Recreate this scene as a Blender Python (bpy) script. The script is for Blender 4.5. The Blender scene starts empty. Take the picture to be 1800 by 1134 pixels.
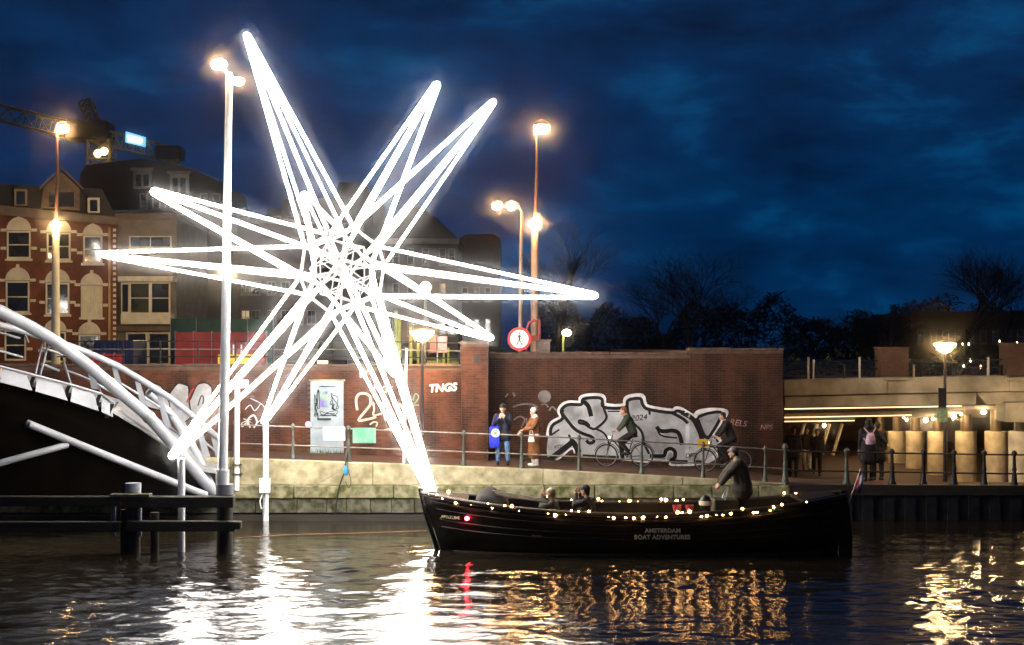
import bpy, bmesh, math, random
from mathutils import Vector, Matrix
random.seed(7)
R = math.radians
sc = bpy.context.scene
COL = sc.collection

# ------------------------------------------------------------------ camera, world, light, exposure
F, CX, HY, H = 2700.0, 900.0, 610.0, 4.9      # focal length in photo pixels, centre column, horizon row, eye height
cam_d = bpy.data.cameras.new('camera'); cam = bpy.data.objects.new('camera', cam_d); COL.objects.link(cam)
cam_d.sensor_width = 36; cam_d.lens = 36 * F / 1800; cam_d.clip_end = 3000; cam_d.clip_start = .1
cam_d.shift_y = (HY - 567) / 1800
cam.location = (0, 0, H); cam.rotation_euler = (R(90), 0, 0)
sc.camera = cam
sc.render.engine = 'CYCLES'
sc.cycles.use_denoising = True
sc.cycles.max_bounces = 6; sc.cycles.volume_bounces = 0
sc.cycles.sample_clamp_indirect = 40; sc.cycles.sample_clamp_direct = 0
sc.cycles.caustics_reflective = False; sc.cycles.caustics_refractive = False
sc.view_settings.view_transform = 'Standard'; sc.view_settings.look = 'None'
sc.view_settings.exposure = 0; sc.view_settings.gamma = 1; sc.view_settings.use_curve_mapping = False

w = bpy.data.worlds.new('World'); sc.world = w; w.use_nodes = True
nt = w.node_tree; N = nt.nodes; Lk = nt.links; N.clear()
out = N.new('ShaderNodeOutputWorld'); bg = N.new('ShaderNodeBackground'); Lk.new(bg.outputs[0], out.inputs[0])
sky = N.new('ShaderNodeTexSky'); sky.sky_type = 'NISHITA'; sky.sun_disc = False
sky.sun_elevation = R(-3.0); sky.sun_rotation = R(200)
tc = N.new('ShaderNodeTexCoord'); mp = N.new('ShaderNodeMapping'); mp.inputs['Scale'].default_value = (4, 4, 10)
mp.inputs['Location'].default_value = (1.3, .4, 2.1)
Lk.new(tc.outputs['Generated'], mp.inputs[0])
ns = N.new('ShaderNodeTexNoise'); ns.inputs['Scale'].default_value = 1.9; ns.inputs['Detail'].default_value = 9
ns.inputs['Roughness'].default_value = .6; ns.inputs['Distortion'].default_value = .25
Lk.new(mp.outputs[0], ns.inputs['Vector'])
cr = N.new('ShaderNodeValToRGB'); e = cr.color_ramp.elements
e[0].position = .34; e[0].color = (.0003, .0075, .032, 1)
e[1].position = .8; e[1].color = (.004, .13, .27, 1)
m_ = cr.color_ramp.elements.new(.55); m_.color = (.0003, .025, .092, 1)
m_ = cr.color_ramp.elements.new(.67); m_.color = (.0006, .062, .175, 1)
Lk.new(ns.outputs['Fac'], cr.inputs[0])
mx = N.new('ShaderNodeMixRGB'); mx.blend_type = 'ADD'; mx.inputs[0].default_value = .05
Lk.new(cr.outputs[0], mx.inputs[1]); Lk.new(sky.outputs[0], mx.inputs[2])
Lk.new(mx.outputs[0], bg.inputs[0]); bg.inputs[1].default_value = 1.0

sun_d = bpy.data.lights.new('sun', 'SUN'); sun = bpy.data.objects.new('sun', sun_d); COL.objects.link(sun)
sun_d.energy = .01; sun_d.angle = R(20); sun_d.color = (.6, .75, 1); sun.rotation_euler = (R(55), 0, R(20))

def P(px, py, Y): return Vector(((px - CX) / F * Y, Y, H + (HY - py) / F * Y))

# ------------------------------------------------------------------ materials
_m = {}
def M(name, col, rough=.6, metal=0., var=.25, scale=3., bump=0., bscale=None, spec=.4, col2=None, stretch=None):
    if name in _m: return _m[name]
    m = bpy.data.materials.new(name); m.use_nodes = True; _m[name] = m
    t = m.node_tree; b = t.nodes['Principled BSDF']
    b.inputs['Roughness'].default_value = rough; b.inputs['Metallic'].default_value = metal
    b.inputs['Specular IOR Level'].default_value = spec
    c = t.nodes.new('ShaderNodeTexCoord'); n = t.nodes.new('ShaderNodeTexNoise')
    n.inputs['Scale'].default_value = scale; n.inputs['Detail'].default_value = 6
    src = c.outputs['Object']
    if stretch:
        mp = t.nodes.new('ShaderNodeMapping'); mp.inputs['Scale'].default_value = stretch
        t.links.new(src, mp.inputs[0]); src = mp.outputs[0]
    t.links.new(src, n.inputs['Vector'])
    r = t.nodes.new('ShaderNodeValToRGB'); e = r.color_ramp.elements
    a = tuple(x * (1 - var) for x in col) if col2 is None else col2
    e[0].position = .35; e[0].color = (*a, 1); e[1].position = .65
    e[1].color = (*[min(1, x * (1 + var * .5)) for x in col], 1)
    t.links.new(n.outputs['Fac'], r.inputs[0]); t.links.new(r.outputs[0], b.inputs['Base Color'])
    if bump:
        n2 = t.nodes.new('ShaderNodeTexNoise'); n2.inputs['Scale'].default_value = bscale or scale * 8
        n2.inputs['Detail'].default_value = 5; t.links.new(src, n2.inputs['Vector'])
        bp = t.nodes.new('ShaderNodeBump'); bp.inputs['Strength'].default_value = bump; bp.inputs['Distance'].default_value = .02
        t.links.new(n2.outputs['Fac'], bp.inputs['Height']); t.links.new(bp.outputs[0], b.inputs['Normal'])
    return m
def EM(name, col, s, base=None):
    if name in _m: return _m[name]
    m = bpy.data.materials.new(name); m.use_nodes = True; _m[name] = m
    b = m.node_tree.nodes['Principled BSDF']
    b.inputs['Base Color'].default_value = (*(base or (.8, .8, .8)), 1); b.inputs['Roughness'].default_value = .4
    b.inputs['Emission Color'].default_value = (*col, 1); b.inputs['Emission Strength'].default_value = s
    return m
def island(name, a, c, rough=.85, bump=.3):
    """per-brick colour"""
    if name in _m: return _m[name]
    m = bpy.data.materials.new(name); m.use_nodes = True; _m[name] = m
    t = m.node_tree; b = t.nodes['Principled BSDF']; b.inputs['Roughness'].default_value = rough
    b.inputs['Specular IOR Level'].default_value = .25
    g = t.nodes.new('ShaderNodeNewGeometry'); oi = t.nodes.new('ShaderNodeObjectInfo')
    ad = t.nodes.new('ShaderNodeMath'); ad.operation = 'ADD'; t.links.new(g.outputs['Random Per Island'], ad.inputs[0]); t.links.new(oi.outputs['Random'], ad.inputs[1])
    fr = t.nodes.new('ShaderNodeMath'); fr.operation = 'FRACT'; t.links.new(ad.outputs[0], fr.inputs[0])
    r = t.nodes.new('ShaderNodeValToRGB'); r.color_ramp.elements[0].color = (*a, 1); r.color_ramp.elements[1].color = (*c, 1)
    t.links.new(fr.outputs[0], r.inputs[0])
    geo = g.outputs['Position']; n = t.nodes.new('ShaderNodeTexNoise'); n.inputs['Scale'].default_value = 1.3; n.inputs['Detail'].default_value = 8
    mpp = t.nodes.new('ShaderNodeMapping'); mpp.inputs['Scale'].default_value = (1.2, 1, .45); t.links.new(geo, mpp.inputs[0]); t.links.new(mpp.outputs[0], n.inputs['Vector'])
    r2 = t.nodes.new('ShaderNodeValToRGB'); r2.color_ramp.elements[0].position = .36; r2.color_ramp.elements[0].color = (.3, .29, .27, 1)
    r2.color_ramp.elements[1].position = .62; r2.color_ramp.elements[1].color = (1.2, 1.15, 1.1, 1)
    t.links.new(n.outputs['Fac'], r2.inputs[0])
    x = t.nodes.new('ShaderNodeMixRGB'); x.blend_type = 'MULTIPLY'; x.inputs[0].default_value = 1
    t.links.new(r.outputs[0], x.inputs[1]); t.links.new(r2.outputs[0], x.inputs[2]); t.links.new(x.outputs[0], b.inputs['Base Color'])
    n2 = t.nodes.new('ShaderNodeTexNoise'); n2.inputs['Scale'].default_value = 40; t.links.new(geo, n2.inputs['Vector'])
    bp = t.nodes.new('ShaderNodeBump'); bp.inputs['Strength'].default_value = bump; bp.inputs['Distance'].default_value = .01
    t.links.new(n2.outputs['Fac'], bp.inputs['Height']); t.links.new(bp.outputs[0], b.inputs['Normal'])
    return m
def brickmat(name, a, c, mortar, bw=.23, rh=.075):
    """brickwork too far off for its bricks to be told apart"""
    if name in _m: return _m[name]
    m = bpy.data.materials.new(name); m.use_nodes = True; _m[name] = m
    t = m.node_tree; b = t.nodes['Principled BSDF']; b.inputs['Roughness'].default_value = .85; b.inputs['Specular IOR Level'].default_value = .25
    tc = t.nodes.new('ShaderNodeTexCoord'); sp = t.nodes.new('ShaderNodeSeparateXYZ'); t.links.new(tc.outputs['Object'], sp.inputs[0])
    ad = t.nodes.new('ShaderNodeMath'); t.links.new(sp.outputs[0], ad.inputs[0]); t.links.new(sp.outputs[1], ad.inputs[1])
    cb = t.nodes.new('ShaderNodeCombineXYZ'); t.links.new(ad.outputs[0], cb.inputs[0]); t.links.new(sp.outputs[2], cb.inputs[1])
    br = t.nodes.new('ShaderNodeTexBrick'); t.links.new(cb.outputs[0], br.inputs['Vector'])
    br.inputs['Scale'].default_value = 1; br.inputs['Brick Width'].default_value = bw; br.inputs['Row Height'].default_value = rh
    br.inputs['Mortar Size'].default_value = .008; br.inputs['Color1'].default_value = (*a, 1); br.inputs['Color2'].default_value = (*c, 1); br.inputs['Mortar'].default_value = (*mortar, 1)
    n = t.nodes.new('ShaderNodeTexNoise'); n.inputs['Scale'].default_value = .7; n.inputs['Detail'].default_value = 6; t.links.new(tc.outputs['Object'], n.inputs['Vector'])
    r2 = t.nodes.new('ShaderNodeValToRGB'); r2.color_ramp.elements[0].position = .3; r2.color_ramp.elements[0].color = (.5, .5, .5, 1)
    r2.color_ramp.elements[1].position = .65; r2.color_ramp.elements[1].color = (1.1, 1.1, 1.1, 1); t.links.new(n.outputs['Fac'], r2.inputs[0])
    x = t.nodes.new('ShaderNodeMixRGB'); x.blend_type = 'MULTIPLY'; x.inputs[0].default_value = 1
    t.links.new(br.outputs[0], x.inputs[1]); t.links.new(r2.outputs[0], x.inputs[2]); t.links.new(x.outputs[0], b.inputs['Base Color'])
    return m
def glassmat(name, col=(.02, .025, .03), rough=.06):
    return M(name, col, rough, 0, .5, 1.2, spec=.8)

# ------------------------------------------------------------------ mesh builder
def wt(o):
    v = Vector((0, 0, 0))
    while o: v = v + o.location; o = o.parent
    return v
class MB:
    def __init__(s): s.v = []; s.f = []; s.mi = []
    def add(s, vs, fs, mi=0):
        k = len(s.v); s.v += [tuple(p) for p in vs]; s.f += [tuple(i + k for i in f) for f in fs]; s.mi += [mi] * len(fs); return s
    def box(s, x0, x1, y0, y1, z0, z1, mi=0):
        return s.add([(x0,y0,z0),(x1,y0,z0),(x1,y1,z0),(x0,y1,z0),(x0,y0,z1),(x1,y0,z1),(x1,y1,z1),(x0,y1,z1)],
                     [(0,3,2,1),(4,5,6,7),(0,1,5,4),(1,2,6,5),(2,3,7,6),(3,0,4,7)], mi)
    def loft(s, rings, caps=True, mi=0):
        n = len(rings[0]); vs = [p for r in rings for p in r]; fs = []
        for i in range(len(rings) - 1):
            for j in range(n):
                a = i * n + j; b = i * n + (j + 1) % n; fs.append((a, b, b + n, a + n))
        if caps: fs += [tuple(range(n))[::-1], tuple((len(rings) - 1) * n + j for j in range(n))]
        return s.add(vs, fs, mi)
    def prism(s, pts, vec, mi=0):
        vec = Vector(vec); pts = [Vector(p) for p in pts]
        return s.loft([pts, [p + vec for p in pts]], True, mi)
    def tube(s, pts, r, n=8, mi=0, caps=True):
        pts = [Vector(p) for p in pts]; rs = list(r) if isinstance(r, (list, tuple)) else [r] * len(pts)
        rings = []; u = None
        for i, p in enumerate(pts):
            d = (pts[min(i + 1, len(pts) - 1)] - pts[max(i - 1, 0)]).normalized()
            if u is None: u = d.orthogonal().normalized()
            u = (u - d * u.dot(d)).normalized(); v = d.cross(u)
            rings.append([p + (u * math.cos(2*math.pi*k/n) + v * math.sin(2*math.pi*k/n)) * rs[i] for k in range(n)])
        return s.loft(rings, caps, mi)
    def lathe(s, prof, c, n=14, mi=0, axis='z'):
        c = Vector(c); rings = []
        for r, z in prof:
            ring = []
            for k in range(n):
                a = 2 * math.pi * k / n
                q = (r * math.cos(a), r * math.sin(a), z)
                if axis == 'y': q = (q[0], q[2], -q[1])
                if axis == 'x': q = (q[2], q[0], q[1])
                ring.append(c + Vector(q))
            rings.append(ring)
        return s.loft(rings, True, mi)
    def ball(s, c, r, n=10, m=6, sx=1, sy=1, sz=1, mi=0):
        c = Vector(c); rings = []
        for i in range(m + 1):
            t = math.pi * (i + .02) / (m + .04)
            rings.append([c + Vector((r*sx*math.sin(t)*math.cos(2*math.pi*k/n), r*sy*math.sin(t)*math.sin(2*math.pi*k/n), -r*sz*math.cos(t))) for k in range(n)])
        return s.loft(rings, True, mi)
    def build(s, name, mat, parent=None, smooth=False, local=False, bevel=0, kind=None):
        me = bpy.data.meshes.new(name); me.from_pydata(s.v, [], s.f)
        for m in (mat if isinstance(mat, (list, tuple)) else [mat]): me.materials.append(m)
        if isinstance(mat, (list, tuple)): me.polygons.foreach_set('material_index', s.mi)
        bm = bmesh.new(); bm.from_mesh(me); bmesh.ops.recalc_face_normals(bm, faces=bm.faces)
        if bevel: bmesh.ops.bevel(bm, geom=bm.edges[:], offset=bevel, segments=1, affect='EDGES')
        bm.to_mesh(me); bm.free()
        if smooth:
            me.polygons.foreach_set('use_smooth', [True] * len(me.polygons)); me.set_sharp_from_angle(angle=R(50))
        me.update()
        o = bpy.data.objects.new(name, me); COL.objects.link(o)
        if parent:
            o.parent = parent
            if not local: o.location = -wt(parent)
        if kind: o['kind'] = kind
        return o
def tag(o, label, cat, group=None):
    o['label'] = label; o['category'] = cat
    if group: o['group'] = group
    return o
def thing(name, label, cat, loc, group=None):
    o = bpy.data.objects.new(name, None); COL.objects.link(o); o.location = loc; o.empty_display_size = .1
    return tag(o, label, cat, group)
def struct(o): o['kind'] = 'structure'; return o
def text(body, size, loc, mat, parent, name='lettering', rot=(90, 0, 0), sx=1, align='CENTER', spacing=1.0, shear=0, bold=0, depth=.002):
    cu = bpy.data.curves.new('t', 'FONT'); cu.body = body; cu.size = size; cu.align_x = align; cu.extrude = depth
    cu.space_character = spacing; cu.shear = shear; cu.offset = bold
    t = bpy.data.objects.new('t', cu); COL.objects.link(t); bpy.context.view_layer.update()
    me = bpy.data.meshes.new_from_object(t.evaluated_get(bpy.context.evaluated_depsgraph_get()))
    bpy.data.objects.remove(t)
    me.transform(Matrix.Translation(loc) @ Matrix.Rotation(R(rot[2]), 4, 'Z') @ Matrix.Rotation(R(rot[0]), 4, 'X') @ Matrix.Rotation(R(rot[1]), 4, 'Z') @ Matrix.Scale(sx, 4, (1, 0, 0)))
    me.materials.clear(); me.materials.append(mat)
    o = bpy.data.objects.new(name, me); COL.objects.link(o)
    if parent: o.parent = parent; o.location = -wt(parent)
    return o
def smoothpath(p, k=4):
    out = []
    for i in range(len(p) - 1):
        a = p[max(i-1, 0)]; b = p[i]; c = p[i+1]; d = p[min(i+2, len(p)-1)]
        for j in range(k):
            t = j / k
            out.append(tuple(.5*((2*b[q]) + (-a[q]+c[q])*t + (2*a[q]-5*b[q]+4*c[q]-d[q])*t*t + (-a[q]+3*b[q]-3*c[q]+d[q])*t**3) for q in (0, 1)))
    return out + [p[-1]]
def ribbon(mb, p, wd, to3, off=0., smooth=True, taper=0):
    """flat painted stroke: p in pixel units, to3 maps (x, y, offset) to the wall"""
    if smooth and len(p) > 2: p = smoothpath(p)
    L = []; Rr = []; n = len(p)
    for i in range(n):
        a = Vector(p[max(i-1, 0)]); b = Vector(p[min(i+1, n-1)]); d = (b - a)
        d = d.normalized() if d.length > 1e-6 else Vector((1, 0)); q = Vector((-d.y, d.x))
        h = wd / 2 * (1 - taper * i / max(1, n - 1)); c = Vector(p[i])
        L.append(to3(*(c + q * h), off)); Rr.append(to3(*(c - q * h), off))
    mb.add(L + Rr, [(i, i+1, n+i+1, n+i) for i in range(n-1)])
class Facade:
    """upright plane through (Xc, Yc) with depth slope m; pt() puts a photo pixel on it"""
    def __init__(s, Yc, m=0., Xc=0.): s.Yc, s.m, s.Xc = Yc, m, Xc; s.n = Vector((m, -1, 0)).normalized()
    def pt(s, px, py, off=0.):
        a = (px - CX) / F; Y = (s.Yc - s.m * s.Xc) / (1 - s.m * a)
        return P(px, py, Y) + s.n * off
    def rect(s, mb, x0, x1, y0, y1, o0, o1, mi=0):
        return mb.loft([[s.pt(x, y, o0) for x, y in ((x0,y1),(x1,y1),(x1,y0),(x0,y0))], [s.pt(x, y, o1) for x, y in ((x0,y1),(x1,y1),(x1,y0),(x0,y0))]], True, mi)
    def poly(s, mb, pts, o0, o1, mi=0):
        return mb.loft([[s.pt(x, y, o0) for x, y in pts], [s.pt(x, y, o1) for x, y in pts]], True, mi)
    def window(s, par, x0, x1, y0, y1, frame, glass, bars=1, cols=2, t=2., sill=True, off=0.02):
        mb = MB()
        for a in ((x0,x0+t,y0,y1),(x1-t,x1,y0,y1),(x0+t,x1-t,y0,y0+t),(x0+t,x1-t,y1-t,y1)): s.rect(mb, *a, off, off+.09)
        xs = [x0 + t + (x1-x0-2*t) * k / cols for k in range(cols + 1)]; ys = [y0 + t + (y1-y0-2*t) * k / (bars+1) for k in range(bars + 2)]
        for q in xs[1:-1]: s.rect(mb, q-t*.3, q+t*.3, y0+t, y1-t, off+.02, off+.07)
        for k in range(cols):
            for q in ys[1:-1]: s.rect(mb, xs[k]+t*.3*(k>0), xs[k+1]-t*.3*(k<cols-1), q-t*.3, q+t*.3, off+.02, off+.07)
        wn = mb.build('window', frame, par)
        for i in range(cols):
            for j in range(bars + 1):
                s.rect(MB0 := MB(), xs[i], xs[i+1], ys[j], ys[j+1], off, off+.012); MB0.build('pane', glass, wn)
        if sill: s.rect(q := MB(), x0-t, x1+t, y1, y1+t*1.2, off, off+.16); q.build('sill', frame, wn)
        return wn

# ------------------------------------------------------------------ palette
white_steel = M('white_steel', (.72, .74, .76), .35, .0, .12, 2., spec=.5)
bridge_paint = M('bridge_paint', (.25, .265, .3), .4, 0, .2, 1.5, .1, 12)
grey_steel = M('grey_steel', (.3, .31, .32), .4, .6, .2, 4.)
dark_steel = M('dark_steel', (.02, .02, .022), .5, .3, .4, 4.)
black_paint = M('black_paint', (.008, .007, .008), .35, 0, .3, 3.)
green_iron = M('green_iron', (.075, .085, .072), .5, .2, .35, 9., .2)
rail_steel = M('rail_steel', (.22, .2, .17), .45, .5, .3, 6.)
concrete = M('concrete', (.35, .31, .2), .85, 0, .35, 3.2, .45, 22, spec=.2, col2=(.2, .175, .1))
concrete_moss = M('concrete_moss', (.22, .2, .13), .9, 0, .5, 4.5, .6, 16, spec=.15, col2=(.07, .075, .022))
stone_moss = M('stone_moss', (.1, .095, .07), .9, 0, .6, 5., .9, 9, spec=.2, col2=(.022, .026, .008))
girder_conc = M('girder_concrete', (.42, .37, .28), .85, 0, .4, 1.1, .4, 14, spec=.2, col2=(.22, .2, .14))
timber = M('wet_timber', (.022, .017, .012), .55, 0, .5, 3., .5, 20, stretch=(.3, 4, 4))
moss_timber = M('moss_timber', (.07, .065, .03), .7, 0, .5, 5., .5, 20)
mortar = M('mortar', (.1, .06, .042), .9, 0, .3, 4.)
brick_red = island('brick_red', (.065, .022, .011), (.12, .041, .02))
brick_brown = island('brick_brown', (.045, .017, .0095), (.075, .028, .016))
moss = M('moss', (.07, .09, .02), .95, 0, .5, 12., .8, 60)
paving = M('path_paving', (.065, .03, .02), .85, 0, .35, 2., .4, 18)
asphalt = M('asphalt', (.05, .05, .05), .85, 0, .3, 2., .4, 30)
lamp_warm = EM('lamp_glass_warm', (1, .58, .24), 480)
lamp_soft = EM('lamp_glass_soft', (1, .72, .42), 34)

# ------------------------------------------------------------------ the setting: water, path, street
import numpy as np
def axis(lo, a, b, hi, step, big):
    L = list(np.arange(lo, a, big)) + list(np.arange(a, b, step)) + list(np.arange(b, hi + big * .5, big)); return np.array(L)
xs = axis(-120, -15, 15, 120, .07, 5.); ys = axis(-30, 23.5, 43.9, 44.3, .045, 2.)
GX, GY = np.meshgrid(xs, ys); GZ = np.zeros_like(GX); rg = np.random.default_rng(3)
for k in range(92):
    short = k < 58
    lam = rg.uniform(.13, .42) if short else rg.uniform(.42, 1.7); th = rg.normal(math.pi / 2, .55 if short else .6); kk = 2 * math.pi / lam
    wgt = np.clip(.5 + .9 * np.sin(GX * rg.uniform(.2, .9) + rg.uniform(0, 6.28)) * np.sin(GY * rg.uniform(.3, 1.2) + rg.uniform(0, 6.28)), .05, 1.4)
    GZ += (.028 if short else .033) / kk * wgt * np.sin(kk * (GX * math.cos(th) + GY * math.sin(th)) + rg.uniform(0, 6.28))
patch = .75 + .35 * np.sin(GX * .31 + 1.7 * np.sin(GY * .23)) * np.sin(GY * .37 + GX * .11)
calm = np.clip((44.6 - GY) / 10., .2, 1)
GZ *= patch * calm
nx, ny = len(xs), len(ys)
idx = np.arange(nx * ny).reshape(ny, nx)
q = np.stack([idx[:-1, :-1], idx[:-1, 1:], idx[1:, 1:], idx[1:, :-1]], -1).reshape(-1, 4)
me = bpy.data.meshes.new('water'); me.vertices.add(nx * ny); me.vertices.foreach_set('co', np.stack([GX, GY, GZ], -1).astype(np.float32).ravel())
me.loops.add(q.size); me.loops.foreach_set('vertex_index', q.ravel().astype(np.int32))
me.polygons.add(len(q)); me.polygons.foreach_set('loop_start', np.arange(0, q.size, 4, dtype=np.int32)); me.update(calc_edges=True)
me.polygons.foreach_set('use_smooth', [True] * len(q))
wm = bpy.data.materials.new('canal_water'); wm.use_nodes = True; t = wm.node_tree; b = t.nodes['Principled BSDF']
b.inputs['Base Color'].default_value = (.012, .0095, .006, 1); b.inputs['Roughness'].default_value = .06; b.inputs['IOR'].default_value = 1.48
b.inputs['Specular IOR Level'].default_value = .5
c = t.nodes.new('ShaderNodeTexCoord'); mp = t.nodes.new('ShaderNodeMapping'); mp.inputs['Scale'].default_value = (.7, 4., 1)
t.links.new(c.outputs['Object'], mp.inputs[0])
n1 = t.nodes.new('ShaderNodeTexNoise'); n1.inputs['Scale'].default_value = 3.2; n1.inputs['Detail'].default_value = 4; t.links.new(mp.outputs[0], n1.inputs['Vector'])
bp = t.nodes.new('ShaderNodeBump'); bp.inputs['Strength'].default_value = .3; bp.inputs['Distance'].default_value = .03
t.links.new(n1.outputs['Fac'], bp.inputs['Height']); t.links.new(bp.outputs[0], b.inputs['Normal'])
me.materials.append(wm)
wo = bpy.data.objects.new('water', me); COL.objects.link(wo); struct(wo)

EZ = [(-60, 1.75), (-7.75, 1.75), (.65, 1.43), (6.1, 1.14), (7.75, 1.02), (14, .92), (60, .9)]
def edge_z(X):
    for (a, za), (b_, zb) in zip(EZ, EZ[1:]):
        if X <= b_: return za + (zb - za) * (X - a) / (b_ - a)
    return EZ[-1][1]
def gz(X, Y):
    e_ = edge_z(X); s_ = min(1, max(0, (X - 7.8) / 1.2)); t_ = min(1, max(0, (Y - 45.2) / 12))
    return e_ - s_ * t_ * (e_ - (.05 if X < 12 else .05 - .3 * min(1, (X - 12) / 3)))
mb = MB(); gx = [-60, -30, -16, -7.75] + [-7.75 + .7 * i for i in range(1, 42)] + [30, 60]; gy = [43.9, 44.5, 45.2, 46, 47, 48.5] + [50 + 2.5 * i for i in range(17)]
mb.add([(x, y, gz(x, y)) for y in gy for x in gx], [(j*len(gx)+i, j*len(gx)+i+1, (j+1)*len(gx)+i+1, (j+1)*len(gx)+i) for j in range(len(gy)-1) for i in range(len(gx)-1)])
struct(mb.build('path', paving, smooth=True))
mb = MB(); mb.box(-400, -1.3, 47.02, 946, 3.6, 4.0); mb.box(-1.3, 8.1, 48.16, 946, 3.6, 4.0); mb.box(8.3, 400, 86, 946, 3.6, 4.0); struct(mb.build('street', asphalt))

# ------------------------------------------------------------------ quay wall
YQ = 43.6
qw = thing('quay_wall', 'pale concrete quay wall with mossy lower courses and sloping coping above the water', 'quay wall', (0, YQ, 0))
def XQ(px, Y=YQ): return (px - CX) / F * Y
cuts = [-26, -20, XQ(120), XQ(405), XQ(655), XQ(955), XQ(1200), XQ(1382)]
for a, b_ in zip(cuts, cuts[1:]):
    m = MB(); a2, b2 = a + .006, b_ - .006
    m.loft([[(a2, YQ, .98), (b2, YQ, .98), (b2, YQ, edge_z(b2)), (a2, YQ, edge_z(a2))], [(a2, YQ+.42, .98), (b2, YQ+.42, .98), (b2, YQ+.42, edge_z(b2)), (a2, YQ+.42, edge_z(a2))]])
    m.build('coping_stone', concrete, qw, bevel=.018)
xk = -26.; i = 0
while xk < XQ(1385):
    L_ = random.uniform(1.0, 1.5) if xk > -1 else random.uniform(2.2, 3.2)
    e_ = min(xk + L_, XQ(1385)); m = MB(); j = random.uniform(-.012, .012)
    m.box(xk + .008, e_ - .008, YQ - .2 + j, YQ + .4, .62 + j * .5, .972); m.build('ledge_block', concrete_moss, qw, bevel=.02); xk = e_
xk = -26.
while xk < XQ(1385):
    L_ = random.uniform(.55, 1.3); e_ = min(xk + L_, XQ(1385)); j = random.uniform(-.03, .03)
    m = MB(); m.box(xk + .005, e_ - .005, YQ - .12 + j, YQ + .4, .2, .61); m.build('stone', stone_moss, qw, bevel=.015); xk = e_
m = MB(); m.box(-26, XQ(1385), YQ - .3, YQ + .3, -1.2, .16); m.build('waterline_beam', timber, qw)
dq = thing('dark_quay_wall', 'dark sheet-piled quay wall below the railing in front of the underpass', 'quay wall', (12, YQ, 0))
xk = XQ(1386)
while xk < 34:
    m = MB(); m.box(xk + .004, xk + .296, YQ - .06 + (.07 if int(xk * 3.3) % 2 else 0), YQ + .2, -1, edge_z(xk) - .16); m.build('sheet_pile', dark_steel, dq); xk += .3
m = MB(); m.loft([[(XQ(1386), YQ-.14, .7), (34, YQ-.14, .7), (34, YQ-.14, .91), (XQ(1386), YQ-.14, 1.0)], [(XQ(1386), YQ+.38, .7), (34, YQ+.38, .7), (34, YQ+.38, .91), (XQ(1386), YQ+.38, 1.0)]]); m.build('capping_beam', timber, dq)

# ------------------------------------------------------------------ brick walls
def bricks(par, x0, x1, y, zf, zt, mat, named, seed, pick, skip=lambda x, z: False):
    rnd = random.Random(seed); bw, rh = .225, .072; cells = []
    z = -.2; row = 0
    while z < zt:
        x = x0 - (bw / 2 if row % 2 else 0)
        while x < x1 - .02:
            a, b_ = max(x, x0), min(x + bw, x1)
            if b_ - a > .03 and z + rh > zf(a) - .05 and z + rh <= zt + .01 and not skip((a+b_)/2, z + rh/2): cells.append((a, b_, z))
            x += bw
        z += rh; row += 1
    full = sorted([c for c in cells if c[1] - c[0] > bw * .99], key=lambda c: (abs(c[0] - pick[0]) + abs(c[2] - pick[1])))[:named]
    fs = set(full); big = MB()
    for c in cells:
        if c in fs: continue
        d = rnd.uniform(.004, .009); x0_, x1_, z0_, z1_ = c[0] + .005, c[1] - .005, c[2] + .005, c[2] + rh - .005
        big.add([(x0_, y - d, z0_), (x1_, y - d, z0_), (x1_, y - d, z1_), (x0_, y - d, z1_), (x0_, y + .01, z0_), (x1_, y + .01, z0_), (x1_, y + .01, z1_), (x0_, y + .01, z1_)],
                [(0, 1, 2, 3), (0, 4, 5, 1), (1, 5, 6, 2), (2, 6, 7, 3), (3, 7, 4, 0)])
    if big.v: big.build('brickwork', mat, par, kind='stuff')
    if full:
        base = MB(); base.box(.005, bw - .005, -.006, .05, .005, rh - .005); o = base.build('brick', mat, par, local=True)
        pw = wt(par)
        for k, c in enumerate(full):
            o2 = o if k == 0 else o.copy()
            if k: COL.objects.link(o2); o2.parent = par
            o2.location = Vector((c[0], y + rnd.uniform(-.003, .003), c[2])) - pw
YL, YP, YR = 46.6, 46.15, 47.6
def XA(px, Y): return (px - CX) / F * Y
def ZA(py, Y): return H + (HY - py) / F * Y
lw = thing('brick_retaining_wall', 'red brick retaining wall with a pale steel door and scrawled tags, grass on its top', 'wall', (-8, YL, 1.6))
zlt = 4.3; xl0, xl1 = -30, XA(811, YL)
dx0, dx1, dz0, dz1 = XA(546, YL), XA(604, YL), 1.68, ZA(670, YL)
m = MB(); m.box(xl0, xl1, YL, YL + .5, .8, zlt); m.build('wall_core', mortar, lw)
bricks(lw, xl0 + 14, xl1, YL, edge_z, zlt - .1, brick_red, 300, 1, (XA(700, YL), 2.4), lambda x, z: dx0 < x < dx1 and z < dz1 + .06)
def copings(par, x0, x1, y0, y1, z):
    rc = random.Random(int(x1 * 10)); x = x0
    while x < x1:
        e_ = min(x1, x + rc.uniform(.5, .95)); j = rc.uniform(-.018, .018); m = MB(); m.box(x + .006, e_ - .006, y0 + rc.uniform(-.012, .012), y1, z + .002, z + .085 + j)
        m.build('coping_slab', M('brick_coping', (.1, .06, .045), .9, 0, .4, 4., .4), par, bevel=.012); x = e_
copings(lw, xl0 + 13, xl1, YL - .05, YL + .55, zlt)
m = MB(); m.box(dx0 - .05, dx1 + .05, YL - .03, YL + .02, dz1, dz1 + .05); m.build('lintel', concrete, lw)
doorm = M('door_paint', (.24, .3, .34), .5, 0, .2, 2.5, .1, 10)
m = MB(); m.box(dx0, dx1, YL - .035, YL - .002, dz0, dz1); door = m.build('door', doorm, lw)
def door3(px, py, off=0.): return P(px, py, YL) + Vector((0, -.04 - off, 0))
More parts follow.
